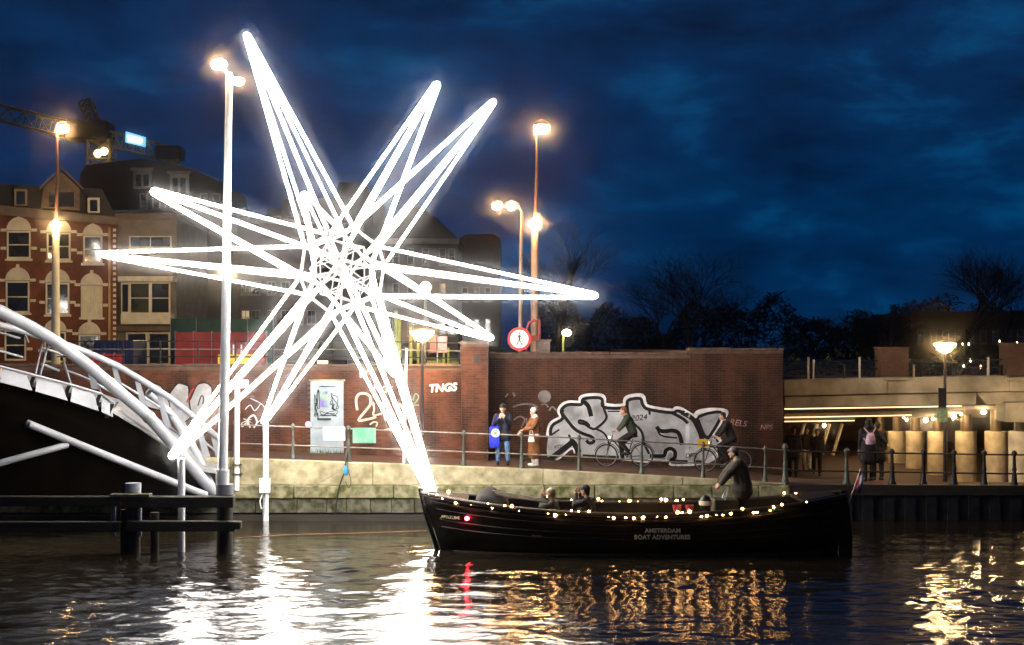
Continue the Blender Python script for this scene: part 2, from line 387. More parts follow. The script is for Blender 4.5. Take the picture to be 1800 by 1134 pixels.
m = MB(); m.box(XA(558, YL), XA(576, YL), YL - .039, YL - .035, ZA(716, YL), ZA(688, YL)); m.build('poster', M('poster_print', (.16, .3, .12), .5, 0, .4, 5., col2=(.12, .08, .35)), door)
m = MB(); m.box(XA(558, YL), XA(582, YL), YL - .09, YL - .036, ZA(738, YL), ZA(735, YL)); m.build('handle', dark_steel, door)
inkb = M('spray_black', (.005, .004, .005), .9, 0, .2, 5.); inkw = M('spray_white', (.7, .68, .68), .8, 0, .25, 4.); inks = M('spray_silver', (.4, .4, .41), .55, .1, .3, 2.2, col2=(.24, .235, .24))
inkd = M('spray_dark_red', (.06, .022, .015), .8, 0, .3, 4.); inkc = M('spray_cream', (.55, .45, .34), .8, 0, .25, 4.); inkg = M('spray_green', (.16, .3, .2), .8, 0, .3, 4.); inkp = M('spray_plum', (.05, .025, .04), .8, 0, .3, 4.)
inkgh = M('spray_faded', (.2, .17, .165), .85, 0, .4, 3.); inkpk = M('spray_pink', (.38, .22, .2), .85, 0, .3, 3.)
rn = random.Random(5)
def scribble(x0, x1, y0, y1, n): return [(rn.uniform(x0, x1), rn.uniform(y0, y1)) for _ in range(n)]
m = MB()
for q_ in ((553, 562, 680, 740, 14), (580, 596, 690, 720, 12), (562, 595, 722, 732, 12), (560, 598, 676, 680, 4), (583, 590, 708, 720, 7)): ribbon(m, scribble(*q_), 1.1, door3, .001 + .0006 * q_[4] / 3)
m.build('door_scrawl', inkb, door)
def wall3(Y): return lambda px, py, off=0.: P(px, py, Y) + Vector((0, -.014 - off, 0))
L3 = wall3(YL)
def strokes(name, par, mat, to3, items, base=0.):
    m = MB()
    for k, (p, wd) in enumerate(items): ribbon(m, p, wd, to3, base + .0004 * k)
    return m.build(name, mat, par)
# "240" outlined in cream
z1 = lambda pts: [(520 + x / 4.535, 580 + y / 4.535) for x, y in pts]
strokes('graffiti_number', lw, inkc, L3, [(z1([(490,640),(480,560),(500,515),(545,505),(590,530),(595,590),(560,640),(500,720),(560,715),(620,700),(640,690)]), 4.2),
    (z1([(615,575),(625,630),(620,680),(690,665)]), 3.), (z1([(695,570),(700,640),(715,720)]), 3.5), (z1([(745,610),(735,670),(760,720),(800,740),(850,720),(860,640),(820,590),(770,600)]), 4.),
    (z1([(590,755),(620,735),(650,740),(640,770)]), 2.6), (z1([(700,800),(760,790),(830,810)]), 2.8)])
text('TNGS', .33, P(778, 688, YL) + Vector((0, -.016, 0)), inkw, lw, 'graffiti_lettering', rot=(90, 4, 0), bold=.012, shear=.2)
text('NGS', .3, P(672, 690, YL) + Vector((0, -.016, 0)), inkw, lw, 'graffiti_lettering', rot=(90, -3, 0), shear=.2)
strokes('graffiti_scrawl', lw, inkg, L3, [([(726,705),(730,692),(736,698),(730,708),(724,712),(737,712)], 1.8)])
strokes('graffiti_scrawl', lw, inkd, L3, [(z1([(1190,520),(1250,520),(1240,560),(1200,570)]), 1.6), (z1([(1190,610),(1230,580),(1250,620),(1210,640),(1190,600)]), 1.6), (z1([(1200,670),(1215,650),(1230,700),(1245,670)]), 1.5),
    (z1([(1250,730),(1200,740),(1250,780),(1200,790)]), 1.6), (z1([(1195,830),(1210,880),(1250,870),(1255,830)]), 1.6)] + [(z1([(1330+30*k, 690), (1360+25*k, 650+15*k), (1385+22*k, 700+15*k), (1350+28*k, 720+12*k)]), 1.4) for k in range(3)])
strokes('graffiti_scrawl', lw, inkw, L3, [([(431,720),(440,712),(448,722),(458,710)], 1.5), (scribble(425, 445, 735, 752, 8), 1.4), ([(440,752),(436,738),(446,730),(452,742),(446,752)], 3.), ([(440,700),(462,712),(466,730),(450,745)], 1.2), ([(700,668),(702,690),(743,690),(742,700)][2:], 2.), ([(633,652),(634,664),(640,655),(648,652)], 1.5)])
strokes('graffiti_scrawl', lw, inkp, L3, [(scribble(528, 545, 670, 720, 12), 1.3)])
# silver throw-up behind the footbridge
z2 = lambda pts: [(200 + x / 3.544, 640 + y / 3.544) for x, y in pts]
pc = [z2([(195,170),(240,120),(300,140),(330,200),(400,120),(465,140),(470,230),(520,130),(575,118),(612,150),(600,230),(555,330),(500,310),(440,360),(330,300),(200,260)])]
m = MB(); m.add([L3(x, y, .0) for x, y in pc[0]], [tuple(range(len(pc[0])))]); gp = m.build('graffiti_piece', inks, lw)
strokes('outline', gp, inkb, L3, [(pc[0] + pc[0][:1], 2.6), (z2([(330,200),(350,260),(330,300)]), 2.), (z2([(470,230),(480,290),(500,310)]), 2.6), (z2([(525,260),(545,200),(560,210),(555,250)]), 2.2), (z2([(240,160),(270,190),(250,220)]), 2.)], .002)
strokes('outline', gp, M('spray_red', (.4, .04, .03), .8, 0, .2, 4.), L3, [(z2([(455,240),(480,180),(500,150)]), 3.), (z2([(260,240),(300,265),(330,262)]), 2.4)], .005)
m = MB()
for k in range(240):
    x = rn.uniform(XA(500, YL), XA(605, YL)) if k < 120 else rn.uniform(XA(748, YL), XA(806, YL)); z0 = 1.68 if k < 120 else zlt + .07; yy = YL - rn.uniform(.02, .3) if k < 120 else YL + rn.uniform(-.03, .4)
    h_ = rn.uniform(.06, .2); dx = rn.uniform(-.06, .06); m.add([(x - .008, yy, z0), (x + .008, yy, z0), (x + dx, yy - .02, z0 + h_)], [(0, 1, 2)])
m.build('weeds', moss, lw, kind='stuff')

pw_ = thing('brick_pier', 'tall square red brick pier between the two graffiti walls', 'pier', (XA(834, YP), YP, 1.5))
px0, px1, pzt = XA(811, YP), XA(858, YP), ZA(606, YP)
m = MB(); m.box(px0, px1, YP, YR + .3, .8, pzt); m.build('pier_core', mortar, pw_)
bricks(pw_, px0, px1, YP, edge_z, pzt - .02, brick_red, 300, 2, (XA(834, YP), 3.2))
m = MB(); m.box(px0 - .04, px1 + .04, YP - .05, YR + .34, pzt, pzt + .1); m.build('capstone', M('brick_coping', (.1, .06, .045)), pw_)
m = MB(); m.box(XA(833, YP), XA(840, YP), YP - .03, YP + .02, ZA(638, YP), ZA(624, YP)); m.build('vent', dark_steel, pw_)

rw = thing('graffiti_wall', 'long dark brown brick wall bearing a large silver and black graffiti piece', 'wall', (4, YR, 1.2))
rx0, rxm, rx1 = XA(858, YR), XA(1212, YR), XA(1376, YR)
zr1, zr2 = ZA(624, YR), ZA(617, YR)
m = MB(); m.box(rx0, rxm, YR, YR + .6, .5, zr1); m.box(rxm, rx1, YR - .06, 86, .0, zr2); m.build('wall_core', mortar, rw)
bricks(rw, rx0, rxm, YR, edge_z, zr1 - .08, brick_brown, 300, 3, (XA(960, YR), 3.6))
bricks(rw, rxm, rx1, YR - .06, lambda x: edge_z(x) - .3, zr2 - .08, brick_brown, 0, 4, (0, 0))
copings(rw, rx0, rxm - .06, YR - .04, YR + .5, zr1); copings(rw, rxm - .04, rx1 + .03, YR - .1, YR + .6, zr2)
R3 = wall3(YR); R4 = lambda px, py, off=0.: P(px, py, YR - .06) + Vector((0, -.014 - off, 0))
zg = lambda pts: [(940 + x / 5, 680 + y / 5) for x, y in pts]
sil = zg([(118,430),(128,372),(150,320),(232,268),(215,215),(242,165),(300,140),(395,140),(412,92),(520,75),(602,90),(622,160),(780,165),(800,105),(860,82),(945,82),(962,140),(1002,180),(1208,212),(1240,192),(1292,202),(1392,258),(1440,220),(1550,203),(1660,212),(1672,245),(1560,412),(1612,460),(1628,520),(1600,600),(1480,670),(1350,684),(1200,684),(1180,655),(1010,640),(740,632),(600,627),(420,612),(325,550),(120,680),(105,560)])
# part of the piece runs over the projecting end of the wall, so everything is set 8 cm clear of neither: two boards of paint
G3 = lambda px, py, off=0.: (R4 if px > 1212 else R3)(px, py, off)
G3 = lambda px, py, off=0.: P(px, py, YR) + Vector((0, -.078 - off if px > 1211 else -.014 - off - max(0, (px - 1205) / 6) * .064, 0))
def fillpoly(name, mat, pts, off, par):
    m = MB(); m.add([G3(x, y, off) for x, y in pts], [tuple(range(len(pts)))])
    return m.build(name, mat, par)
def halves(pts, xc):
    def clip(p, keep):
        o = []
        for i in range(len(p)):
            a, b_ = p[i], p[(i + 1) % len(p)]; ia, ib = keep(a[0]), keep(b_[0])
            if ia: o.append(a)
            if ia != ib: t = (xc - a[0]) / (b_[0] - a[0]); o.append((xc, a[1] + t * (b_[1] - a[1])))
        return o
    return clip(pts, lambda x: x <= xc), clip(pts, lambda x: x > xc)
ha, hr_ = halves(sil, 1205); hm2, hb = halves(hr_, 1211.01)
gr = fillpoly('graffiti_piece', inks, ha, .001, rw); fillpoly('fill', inks, hm2, .001, gr); fillpoly('fill', inks, hb, .001, gr)
strokes('halo', gr, inkw, G3, [(sil[:31] + [], 8.), (zg([(1480,672),(1350,686),(1195,686),(1180,655),(1010,645),(985,660),(900,650),(740,632)]), 3.5), (zg([(1150,660),(1165,600),(1190,565),(1215,585)]), 3.), (zg([(130,690),(240,610),(325,540),(350,585)]), 2.6)], .003)
ins = zg([(140,430),(140,375),(165,330),(245,278),(232,215),(255,178),(305,155),(408,155),(425,108),(520,95),(590,108),(608,180),(792,182),(815,125),(865,105),(930,105),(948,155),(1000,198),(1205,228),(1245,212),(1290,222),(1390,280)])
strokes('outline', gr, inkb, G3, [(p_, w_ * 1.3) for p_, w_ in [(ins, 4.4),
    (zg([(250,200),(240,230),(290,300),(350,370),(420,410),(500,440),(518,480),(480,495),(452,470)]), 4.4), (zg([(422,125),(470,170),(495,260)]), 6.),
    (zg([(590,105),(610,200),(628,280),(540,365),(490,362),(440,330),(392,318),(395,296),(450,312),(482,345)]), 3.4), (zg([(540,370),(610,410),(650,490),(640,560)]), 2.6),
    (zg([(640,216),(810,216)]), 1.8), (zg([(812,130),(822,230),(860,310),(930,380),(952,440),(962,500),(1005,590)]), 3.4), (zg([(1005,200),(1010,245)]), 3.),
    (zg([(1205,228),(1300,280),(1345,320)]), 4.2), (zg([(1290,222),(1385,280),(1432,360),(1462,440),(1480,560)]), 6.5), (zg([(1070,350),(1100,385),(1150,390),(1210,385),(1265,410),(1295,510)]), 5.5),
    (zg([(1075,370),(1100,420),(1160,440),(1250,448)]), 2.2), (zg([(1425,268),(1470,390),(1500,438),(1530,438),(1640,240),(1540,228),(1430,266)]), 4.),
    (zg([(1470,442),(1560,436),(1612,485)]), 2.8), (zg([(1010,606),(1130,606),(1150,562),(1190,542),(1230,568),(1230,620),(1205,655),(1470,660)]), 5.),
    (zg([(112,655),(300,510),(335,485),(390,580)]), 7.5), (zg([(298,420),(330,490)]), 3.), (zg([(420,602),(590,612),(740,617)]), 3.), (zg([(150,420),(215,375)]), 2.4)]], .006)
for s_, q_, x_, y_ in (('2024', .25, 1123, 739), ('DPR', .2, 1214, 804), ('KOS', .15, 982, 788), ('T', .1, 1211, 790)):
    o_ = text(s_, q_, G3(x_, y_, .02), inkb, gr, 'graffiti_lettering', rot=(90, 6, 0), shear=.25)
strokes('graffiti_scrawl', rw, inkgh, G3, [([(901,716),(915,711),(935,711),(945,716)], 3.2), ([(951,712),(958,710),(964,716)], 2.6), ([(965,722),(971,715),(978,722)], 2.6), ([(903,738),(914,732),(922,738),(916,752)], 2.4), ([(925,735),(926,755)], 2.4), ([(888,698),(893,692)], 3.), ([(902,690),(905,697)], 4.)], .0)
m = MB(); m.add([G3(957 + 11.5 * math.cos(a / 20 * 6.283), 697 + 11 * math.sin(a / 20 * 6.283), 0) for a in range(20)], [tuple(range(20))]); m.build('graffiti_dot', inkgh, rw)
text('RELS', .26, G3(1296, 748, .0), inkpk, rw, 'graffiti_lettering', rot=(90, -8, 0), shear=.2); text('NPS', .22, G3(1346, 755, .0), inkpk, rw, 'graffiti_lettering', rot=(90, 0, 0), shear=.2)
m = MB()
for k in range(260):
    x = rn.uniform(rx0, rx1 - .3); z0 = edge_z(x) - .01; yy = (YR if x < rxm else YR - .06) - rn.uniform(.03, .3); h_ = rn.uniform(.04, .13); dx = rn.uniform(-.06, .06)
    m.add([(x - .008, yy, z0), (x + .008, yy, z0), (x + dx, yy - .02, z0 + h_)], [(0, 1, 2)])
m.build('weeds', moss, rw, kind='stuff')

# ------------------------------------------------------------------ the light sculpture
SC = Vector((-4.3, 39, 6.839))
tips = [P(464, 741, 43.25), P(302, 802, 36.64), P(182, 447, 40.05), Vector((-2.56, 33.366, 4.341)), P(434, 62, 38.9), P(863, 594, 44.06),
        Vector((-6.041, 44.634, 9.337)), Vector((-1.924, 39.115, .893)), P(270, 337, 33.94), P(768, 149, 34.75), P(867, 179, 41.36), P(1046, 520, 37.95)]
dirs = [(t_ - SC).normalized() for t_ in tips]
dod = []
for i in range(12):
    for j in range(i + 1, 12):
        for k in range(j + 1, 12):
            if dirs[i].dot(dirs[j]) > .3 and dirs[j].dot(dirs[k]) > .3 and dirs[i].dot(dirs[k]) > .3:
                dod.append((SC + (dirs[i] + dirs[j] + dirs[k]).normalized() * 1.13, {i, j, k}))
star = thing('star_sculpture', 'giant twelve-pointed star of glowing white light tubes on poles over the canal', 'sculpture', (SC.x, SC.y, 0))
led = EM('led_white', (1, .93, .84), 64); tube_body = M('tube_body', (.75, .75, .75), .4, 0, .1, 3.)
for i, t_ in enumerate(tips):
    for v, s_ in dod:
        if i not in s_: continue
        ax = dirs[i]; mid = (v + t_) / 2; outw = (mid - SC); outw = (outw - ax * outw.dot(ax)).normalized()
        end = t_ + outw * .05
        m = MB(); m.tube([v, end], [.041, .041], 10)
        mi = []
        for f in m.f:
            c_ = sum((Vector(m.v[q_]) for q_ in f), Vector()) / len(f)
            d = (end - v).normalized(); r_ = c_ - v; r_ = r_ - d * r_.dot(d)
            mi.append(0 if len(f) > 4 or r_.normalized().dot(outw) > -.35 else 1)
        m.mi = mi; lt_ = m.build('light_tube', [led, tube_body], star, smooth=True)
        m = MB(); d = (end - v).normalized(); m.tube([v, v + d * .14], .055, 10); m.build('end_collar', grey_steel, lt_, smooth=True)
    m = MB(); m.ball(t_, .075, 10, 6); m.build('tip_cap', led, star, smooth=True)
for a in range(len(dod)):
    for b_ in range(a + 1, len(dod)):
        if len(dod[a][1] & dod[b_][1]) == 2:
            m = MB(); m.tube([dod[a][0], dod[b_][0]], .04, 8); m.build('core_strut', white_steel, star, smooth=True)
for v, _ in dod:
    m = MB(); m.tube([SC + (v - SC) * .12, v], .024, 6); m.build('spoke', white_steel, star, smooth=True)
for i in range(12):      # inner struts between neighbouring faces of the core
    for j in range(i + 1, 12):
        if dirs[i].dot(dirs[j]) > .3:
            m = MB(); m.tube([SC + dirs[i] * .86, SC + dirs[j] * .86], .018, 6); m.build('inner_strut', white_steel, star, smooth=True)
m = MB(); m.ball(SC, .17, 12, 8); m.build('hub', white_steel, star, smooth=True)
for k, (t_, bot) in enumerate(((tips[0], -1.5), (tips[1], -1.5), (tips[7], -1.5))):
    p_ = Vector((t_.x + (.05 if k == 0 else .23 if k == 1 else 0), t_.y, 0)); m = MB(); m.tube([(p_.x, p_.y, bot), (p_.x, p_.y, t_.z - .05)], .085, 12)
    po = m.build('support_pole', white_steel, star, smooth=True)
    if k == 0:
        m = MB(); m.box(p_.x - .15, p_.x + .15, p_.y - .21, p_.y - .09, ZA(866, p_.y), ZA(840, p_.y)); m.build('junction_box', white_steel, po, bevel=.015)
        m = MB(); pts = [(p_.x - .06, p_.y - .13, ZA(866, p_.y)), (p_.x - .14, p_.y - .16, ZA(880, p_.y)), (p_.x - .1, p_.y - .16, ZA(893, p_.y)), (p_.x + .02, p_.y - .14, ZA(888, p_.y)), (p_.x + .03, p_.y - .13, ZA(866, p_.y))]
        m.tube(pts, .02, 6); m.build('cable_loop', white_steel, po, smooth=True)

# ------------------------------------------------------------------ arched footbridge at the left
def YB(px): return 37.5 + (px / 380) * 4.6          # the bridge runs back towards the quay
fb = thing('footbridge', 'white steel arched footbridge with tubular arch and railing coming down to the quay', 'footbridge', (P(300, 780, YB(300)).x, YB(300), 0))
arch = [(-60,522),(0,547),(49,572),(95,598),(152,640),(197,678),(235,710),(262,733),(303,780),(341,826),(376,866)]
m = MB(); m.tube([P(x, y, YB(x)) for x, y in arch], .155, 16); at_ = m.build('arch_tube', bridge_paint, fb, smooth=True)
m = MB(); m.tube([P(258, 729, YB(258)), P(264, 736, YB(264))], .175, 16); m.build('collar', grey_steel, at_, smooth=True)
m = MB(); m.tube([P(262, 690, YB(262)+2.2), P(300, 728, YB(300)+2.2), P(337, 782, YB(337)+1.4), P(376, 864, YB(376)+.3)], .12, 14); m.build('arch_tube', bridge_paint, fb, smooth=True)
hr = [(-40,560),(60,588),(95,598),(150,618),(205,642),(262,676),(300,700),(340,732),(386,772)]
YH = lambda x: YB(x) + 2.0
m = MB(); m.tube([P(x, y, YH(x)) for x, y in hr], .085, 12); m.build('handrail', bridge_paint, fb, smooth=True)
def hry(x):
    for (a, ya), (b_, yb) in zip(hr, hr[1:]):
        if x <= b_: return ya + (yb - ya) * (x - a) / (b_ - a)
    return hr[-1][1]
for dy in (28, 52):
    m = MB(); m.tube([P(x, y + dy * (1 if x > 150 else .9), YH(x) + .05) for x, y in hr[3:]], .035, 8); m.build('rail', bridge_paint, fb, smooth=True)
for x in (150, 200, 240, 278, 312, 346, 374):
    y = hry(x); Yp = YH(x) + .06
    m = MB(); m.loft([[P(x-4, y+2, Yp), P(x+4, y+2, Yp), P(x+4, y+2, Yp+.06), P(x-4, y+2, Yp+.06)], [P(x+11, y+66, Yp), P(x+24, y+66, Yp), P(x+24, y+66, Yp+.06), P(x+11, y+66, Yp+.06)]]); m.build('railing_post', bridge_paint, fb)
# near parapet behind the arch at far left
for pts in (((-60,572),(0,585),(35,595)), ((-60,606),(0,617),(40,628)), ((75,612),(95,618),(110,625)), ((72,640),(88,645),(104,652)), ((118,652),(140,660),(158,668))):
    m = MB(); m.tube([P(x, y, YB(x)+.5) for x, y in pts], .03, 8); m.build('rail', bridge_paint, fb, smooth=True)
for (a, b_) in (((77, 594), (61, 661)), ((86, 600), (70, 662)), ((43, 587), (50, 602)), ((110, 628), (124, 674)), ((172, 676), (178, 692)), ((207, 707), (198, 720))):
    m = MB(); m.tube([P(*a, YB(a[0])+.3), P(*b_, YB(b_[0])+.3)], .028, 8); m.build('railing_post', bridge_paint, fb, smooth=True)
dk = [(-80,632),(0,644),(62,660),(124,676),(178,692),(200,708)]; db = [(-80,658),(0,672),(62,688),(124,706),(178,724),(200,734)]
m = MB(); m.tube([P(x, y, YB(x)+.05) for x, y in dk], .03, 8); m.build('deck_edge_rail', bridge_paint, fb, smooth=True)
for k in range(len(dk) - 1):
    n_ = 2 if k == 0 else 1
    for s_ in range(n_):
        f0, f1 = s_ / n_, (s_ + 1) / n_ - .22 / n_
        L_ = lambda A, f: (A[k][0] + (A[k+1][0] - A[k][0]) * f, A[k][1] + (A[k+1][1] - A[k][1]) * f)
        q4 = [L_(dk, f0 + .06), L_(dk, f1 - .04), L_(db, f1 + .12), L_(db, f0)]
        m = MB(); m.loft([[P(x, y + (2 if i < 2 else 0), YB(x) + .1) for i, (x, y) in enumerate(q4)], [P(x, y + (2 if i < 2 else 0), YB(x) + .1) + Vector((0, .06, 0)) for i, (x, y) in enumerate(q4)]]); m.build('fascia_panel', bridge_paint, fb)
    x, y = dk[k+1]; m = MB(); q4 = [(x - 6, y + 2), (x + 1, y + 2), (x - 9, y + 27), (x - 17, y + 27)]
    m.loft([[P(a, c_, YB(x) + .02) for a, c_ in q4], [P(a, c_, YB(x) + .09) for a, c_ in q4]]); m.build('cross_beam', dark_steel, fb)
dkc = [(-80,640),(0,655),(62,672),(124,690),(178,708),(200,718),(240,742),(300,782),(345,818),(392,826)]
m = MB(); m.loft([[P(x, y, YB(x) + .3) for x, y in dkc] + [P(x, y + 9, YB(x) + .3) for x, y in dkc[::-1]], [P(x, y, YB(x)+.3) + Vector((0, 2.0, 0)) for x, y in dkc] + [P(x, y + 9, YB(x)+.3) + Vector((0, 2.0, 0)) for x, y in dkc[::-1]]])
m.build('deck', grey_steel, fb)
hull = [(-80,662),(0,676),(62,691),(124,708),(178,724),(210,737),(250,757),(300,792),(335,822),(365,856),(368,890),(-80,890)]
m = MB(); m.loft([[P(x, y, YB(x) + .45) for x, y in hull], [P(x, y, YB(x) + .45) + Vector((0, 1.9, 0)) for x, y in hull]]); m.build('box_girder', M('girder_shade', (.0016, .0012, .001), .95, 0, .4, 2., spec=.0), fb)  # near-black base colour stands in for the shadow under the deck
m = MB(); m.tube([P(20, 733, YB(20)+1.2), P(52, 746, YB(52)+.18), P(200, 806, YB(200)+.1), P(345, 864, YB(345)-.1), P(362, 870, YB(362)-.1)], .1, 12); m.build('brace_tube', bridge_paint, fb, smooth=True)
m = MB(); m.tube([P(-40, 828, YB(0)+.2), P(0, 814, YB(0)+.2), P(118, 782, YB(118)+.15)], .085, 12); m.build('brace_tube', bridge_paint, fb, smooth=True)

# ------------------------------------------------------------------ timber guide work
YT = 36.15
tf = thing('timber_guide_fender', 'dark wet timber guide fender of beams and piles in front of the footbridge', 'fender', (XA(250, YT), YT, 0))
for x0, x1, y0, y1, dy in ((-60,214,872,889,0), (226,412,872,892,0), (-60,212,917,934,.04), (222,414,916,934,.04), (405,426,915,929,-.12)):
    m = MB(); m.box(XA(x0, YT), XA(x1, YT), YT - .12 + dy, YT + .12 + dy, ZA(y1, YT), ZA(y0, YT)); m.build('beam', timber, tf, bevel=.02)
m = MB(); m.box(XA(195, YT), XA(265, YT), YT - .16, YT + .16, ZA(872, YT), ZA(868, YT)); m.build('deck_plank', moss_timber, tf)
for x, y0, r_, mt in ((234, 851, .17, timber), (395, 853, .19, timber), (219, 880, .1, timber), (272, 885, .1, timber)):
    m = MB(); m.tube([(XA(x, YT+.28), YT + .28, -1.5), (XA(x, YT+.28), YT + .28, ZA(y0 + 18, YT))], r_, 14); pl = m.build('pile', mt, tf, smooth=True)
    if x in (234, 395):
        m = MB(); m.tube([(XA(x, YT+.28), YT + .28, ZA(y0 + 18, YT)), (XA(x, YT+.28), YT + .28, ZA(y0, YT))], r_ + .02, 18); m.build('steel_cap', bridge_paint, pl, smooth=True)
for x in (252, 207, 406):
    m = MB(); m.tube([(XA(x, YT+.6), YT + .2, .42), (XA(x, YT+.6), YT + .2, ZA(874, YT))], .06, 10); m.build('steel_pile', bridge_paint, tf, smooth=True)

# ------------------------------------------------------------------ lamps
def lamp_head(par, c, r, mat, hood=True, sz=.6, name='lamp_head'):
    c = Vector(c); m = MB(); m.ball(c, r, 14, 8, 1, 1, sz); g = m.build('glass_bowl', mat, par, smooth=True)
    if hood: m = MB(); m.lathe([(r * 1.12, .1 * r), (r * 1.05, .35 * r), (r * .5, .75 * r), (.03, .85 * r)], c + Vector((0, 0, r * .25)), 14); m.build('lamp_hood', grey_steel, par, smooth=True)
YM = 36.4
lp = thing('white_lamp_mast', 'tall slender white lamp mast with two lit heads beside the star', 'street lamp', P(391, 850, YM))
m = MB(); m.tube([P(391, 852, YM), P(391, 826, YM)], .16, 16); m.build('base_sleeve', white_steel, lp, smooth=True)
m = MB(); m.tube([P(391, 828, YM), P(396, 600, YM), P(400, 300, YM), P(403, 128, YM)], [.118, .108, .09, .078], 14); m.build('mast', white_steel, lp, smooth=True)
for (x, y, r_) in ((385, 113, .16), (419, 143, .12)):
    m = MB(); m.tube([P(403, 132, YM), P(x, y, YM)], .04, 8); m.build('arm', white_steel, lp, smooth=True)
    m = MB(); m.ball(P(x, y, YM), r_, 14, 8, 1.15, 1, .75); m.build('glass_bowl', EM('lamp_glass_mast', (1, .58, .24), 420), lp, smooth=True)
def tall_mast(px, ytop, ymid, ybase, Y, label, wlow, low=None):
    o = thing('tram_mast_lamp', label, 'street lamp', P(px, ybase, Y), 'tall masts with a lamp on top and one halfway')
    low = low or M('mast_paint', (.28, .2, .15), .5, .1, .25, 2.)
    m = MB(); m.tube([P(px, ybase, Y), P(px, ymid + 6, Y)], [wlow * 1.1, wlow * .85], 14); m.build('lower_mast', low, o, smooth=True)
    m = MB(); m.tube([P(px, ymid + 4, Y + .1), P(px + 3, (ymid + ytop) / 2, Y + .1), P(px + 2, ytop - 8, Y + .1)], [wlow * .5, wlow * .4, wlow * .2], 10); m.build('upper_mast', M('mast_dark', (.09, .05, .04), .6, .1, .3, 2.), o, smooth=True)
    m = MB(); m.tube([P(px, ymid + 6, Y), P(px, ymid + 2, Y)], wlow * .9, 12); m.build('collar', grey_steel, o, smooth=True)
    m = MB(); m.ball(P(px, ymid, Y - wlow - .02), .19, 14, 8, 1.1, 1, .75); m.build('glass_bowl', lamp_warm, o, smooth=True)
    m = MB(); m.tube([P(px + 2, ytop - 3, Y + .1), P(px + 11, ytop - 3, Y)], .05, 8); m.build('arm', grey_steel, o, smooth=True)
    m = MB(); m.ball(P(px + 12, ytop + 2, Y), .21, 14, 8, 1.2, 1, .6); m.build('glass_bowl', lamp_warm, o, smooth=True)
    m = MB(); m.lathe([(.3, 0), (.28, .08), (.12, .2), (.02, .24)], P(px + 12, ytop - 1, Y) + Vector((0, 0, .06)), 12); m.build('lamp_hood', grey_steel, o, smooth=True)
    return o
tall_mast(940, 226, 394, 628, 52, 'tall orange-lit mast with a lamp on top and halfway, behind the graffiti wall', .13)
m0 = tall_mast(98, 226, 396, 641, 66, 'tall pale mast with a lamp on top and halfway, in front of the brick house', .175, M('mast_lamplit', (.6, .55, .45), .5, 0, .15, 2.))  # lower mast coloured paler than its twin, lamplight put into the paint
dl = thing('twin_arm_lamp', 'slim street lamp with two lit heads on one arm beside the tall mast', 'street lamp', P(915, 640, 50))
m = MB(); m.tube([P(914, 640, 50), P(916, 450, 50), P(918, 372, 50)], [.07, .065, .05], 10); m.build('pole', M('mast_paint', (.28, .2, .15)), dl, smooth=True)
m = MB(); m.tube([P(918, 374, 50), P(912, 364, 50), P(870, 362, 50)], .035, 8); m.build('arm', grey_steel, dl, smooth=True)
for x in (874, 899):
    m = MB(); m.ball(P(x, 364, 50), .13, 14, 8, 1.1, 1, .7); m.build('glass_bowl', lamp_warm, dl, smooth=True)
    m = MB(); m.lathe([(.17, 0), (.14, .06), (.02, .1)], P(x, 361, 50) + Vector((0, 0, .06)), 12); m.build('lamp_hood', grey_steel, dl, smooth=True)
sl = thing('small_green_lamp', 'small lamp on a short lime green post above the graffiti wall', 'street lamp', P(990, 626, 50))
m = MB(); m.tube([P(990, 626, 50), P(990, 588, 50)], .035, 8); m.build('post', M('post_lime', (.45, .55, .12), .5), sl, smooth=True)
m = MB(); m.ball(P(996, 585, 50), .14, 12, 8, 1.1, 1, .8); m.build('glass_bowl', lamp_soft, sl, smooth=True)
fl = thing('street_lamp', 'distant glowing globe lamp seen through the star arms', 'street lamp', P(748, 640, 70))
m = MB(); m.tube([P(748, 641, 70), P(748, 512, 70)], .06, 8); m.build('pole', grey_steel, fl, smooth=True)
m = MB(); m.ball(P(748, 505, 70), .25, 12, 8); m.build('glass_globe', lamp_soft, fl, smooth=True)
assumed_lamp = thing('street_lamp', 'assumed street lamp with a hooded head, hidden right behind the white lamp mast, added to light the houses', 'street lamp', P(397, 641, 66))  # assumed lamp, itself unseen; added to cast warm light on the houses
m = MB(); m.tube([P(397, 642, 66), P(398, 478, 66)], [.08, .06], 10); m.build('pole', grey_steel, assumed_lamp, smooth=True)
m = MB(); m.ball(P(398, 482, 66) - Vector((0, .1, 0)), .16, 12, 8, 1, 1.2, .5); m.build('glass_bowl', EM('lamp_glass_assumed', (1, .68, .28), 4000), assumed_lamp, smooth=True)
m = MB(); m.lathe([(.26, 0), (.22, .06), (.03, .12)], P(398, 481, 66) + Vector((0, -.1, .07)), 14); m.build('lamp_hood', grey_steel, assumed_lamp, smooth=True)
def bowl_lamp(px, ybowl, ybase, Y, label, hw):
    o = thing('bowl_lamp_post', label, 'street lamp', P(px, ybase, Y), 'post lamps with an upturned glass bowl')
    r_ = hw / F * Y; c = P(px, ybowl, Y)
    m = MB(); m.tube([P(px, ybase, Y), P(px, ybase - 20, Y), P(px, ybowl + 12, Y)], [.075, .05, .04], 10); m.build('pole', dark_steel, o, smooth=True)
    m = MB(); m.lathe([(.05, -.62 * r_), (.45 * r_, -.5 * r_), (.8 * r_, -.12 * r_), (r_, .12 * r_), (r_ * .98, .2 * r_)], c, 20); m.build('glass_bowl', EM('bowl_glass', (1, .62, .26), 190), o, smooth=True)
    m = MB(); m.lathe([(r_ * 1.0, .21 * r_), (r_ * .7, .36 * r_), (.05, .46 * r_)], c, 20); m.build('lamp_cap', grey_steel, o, smooth=True)
    return o
bowl_lamp(742, 587, 806, 45.9, 'lamp post with glowing bowl in front of the red brick wall', 21)
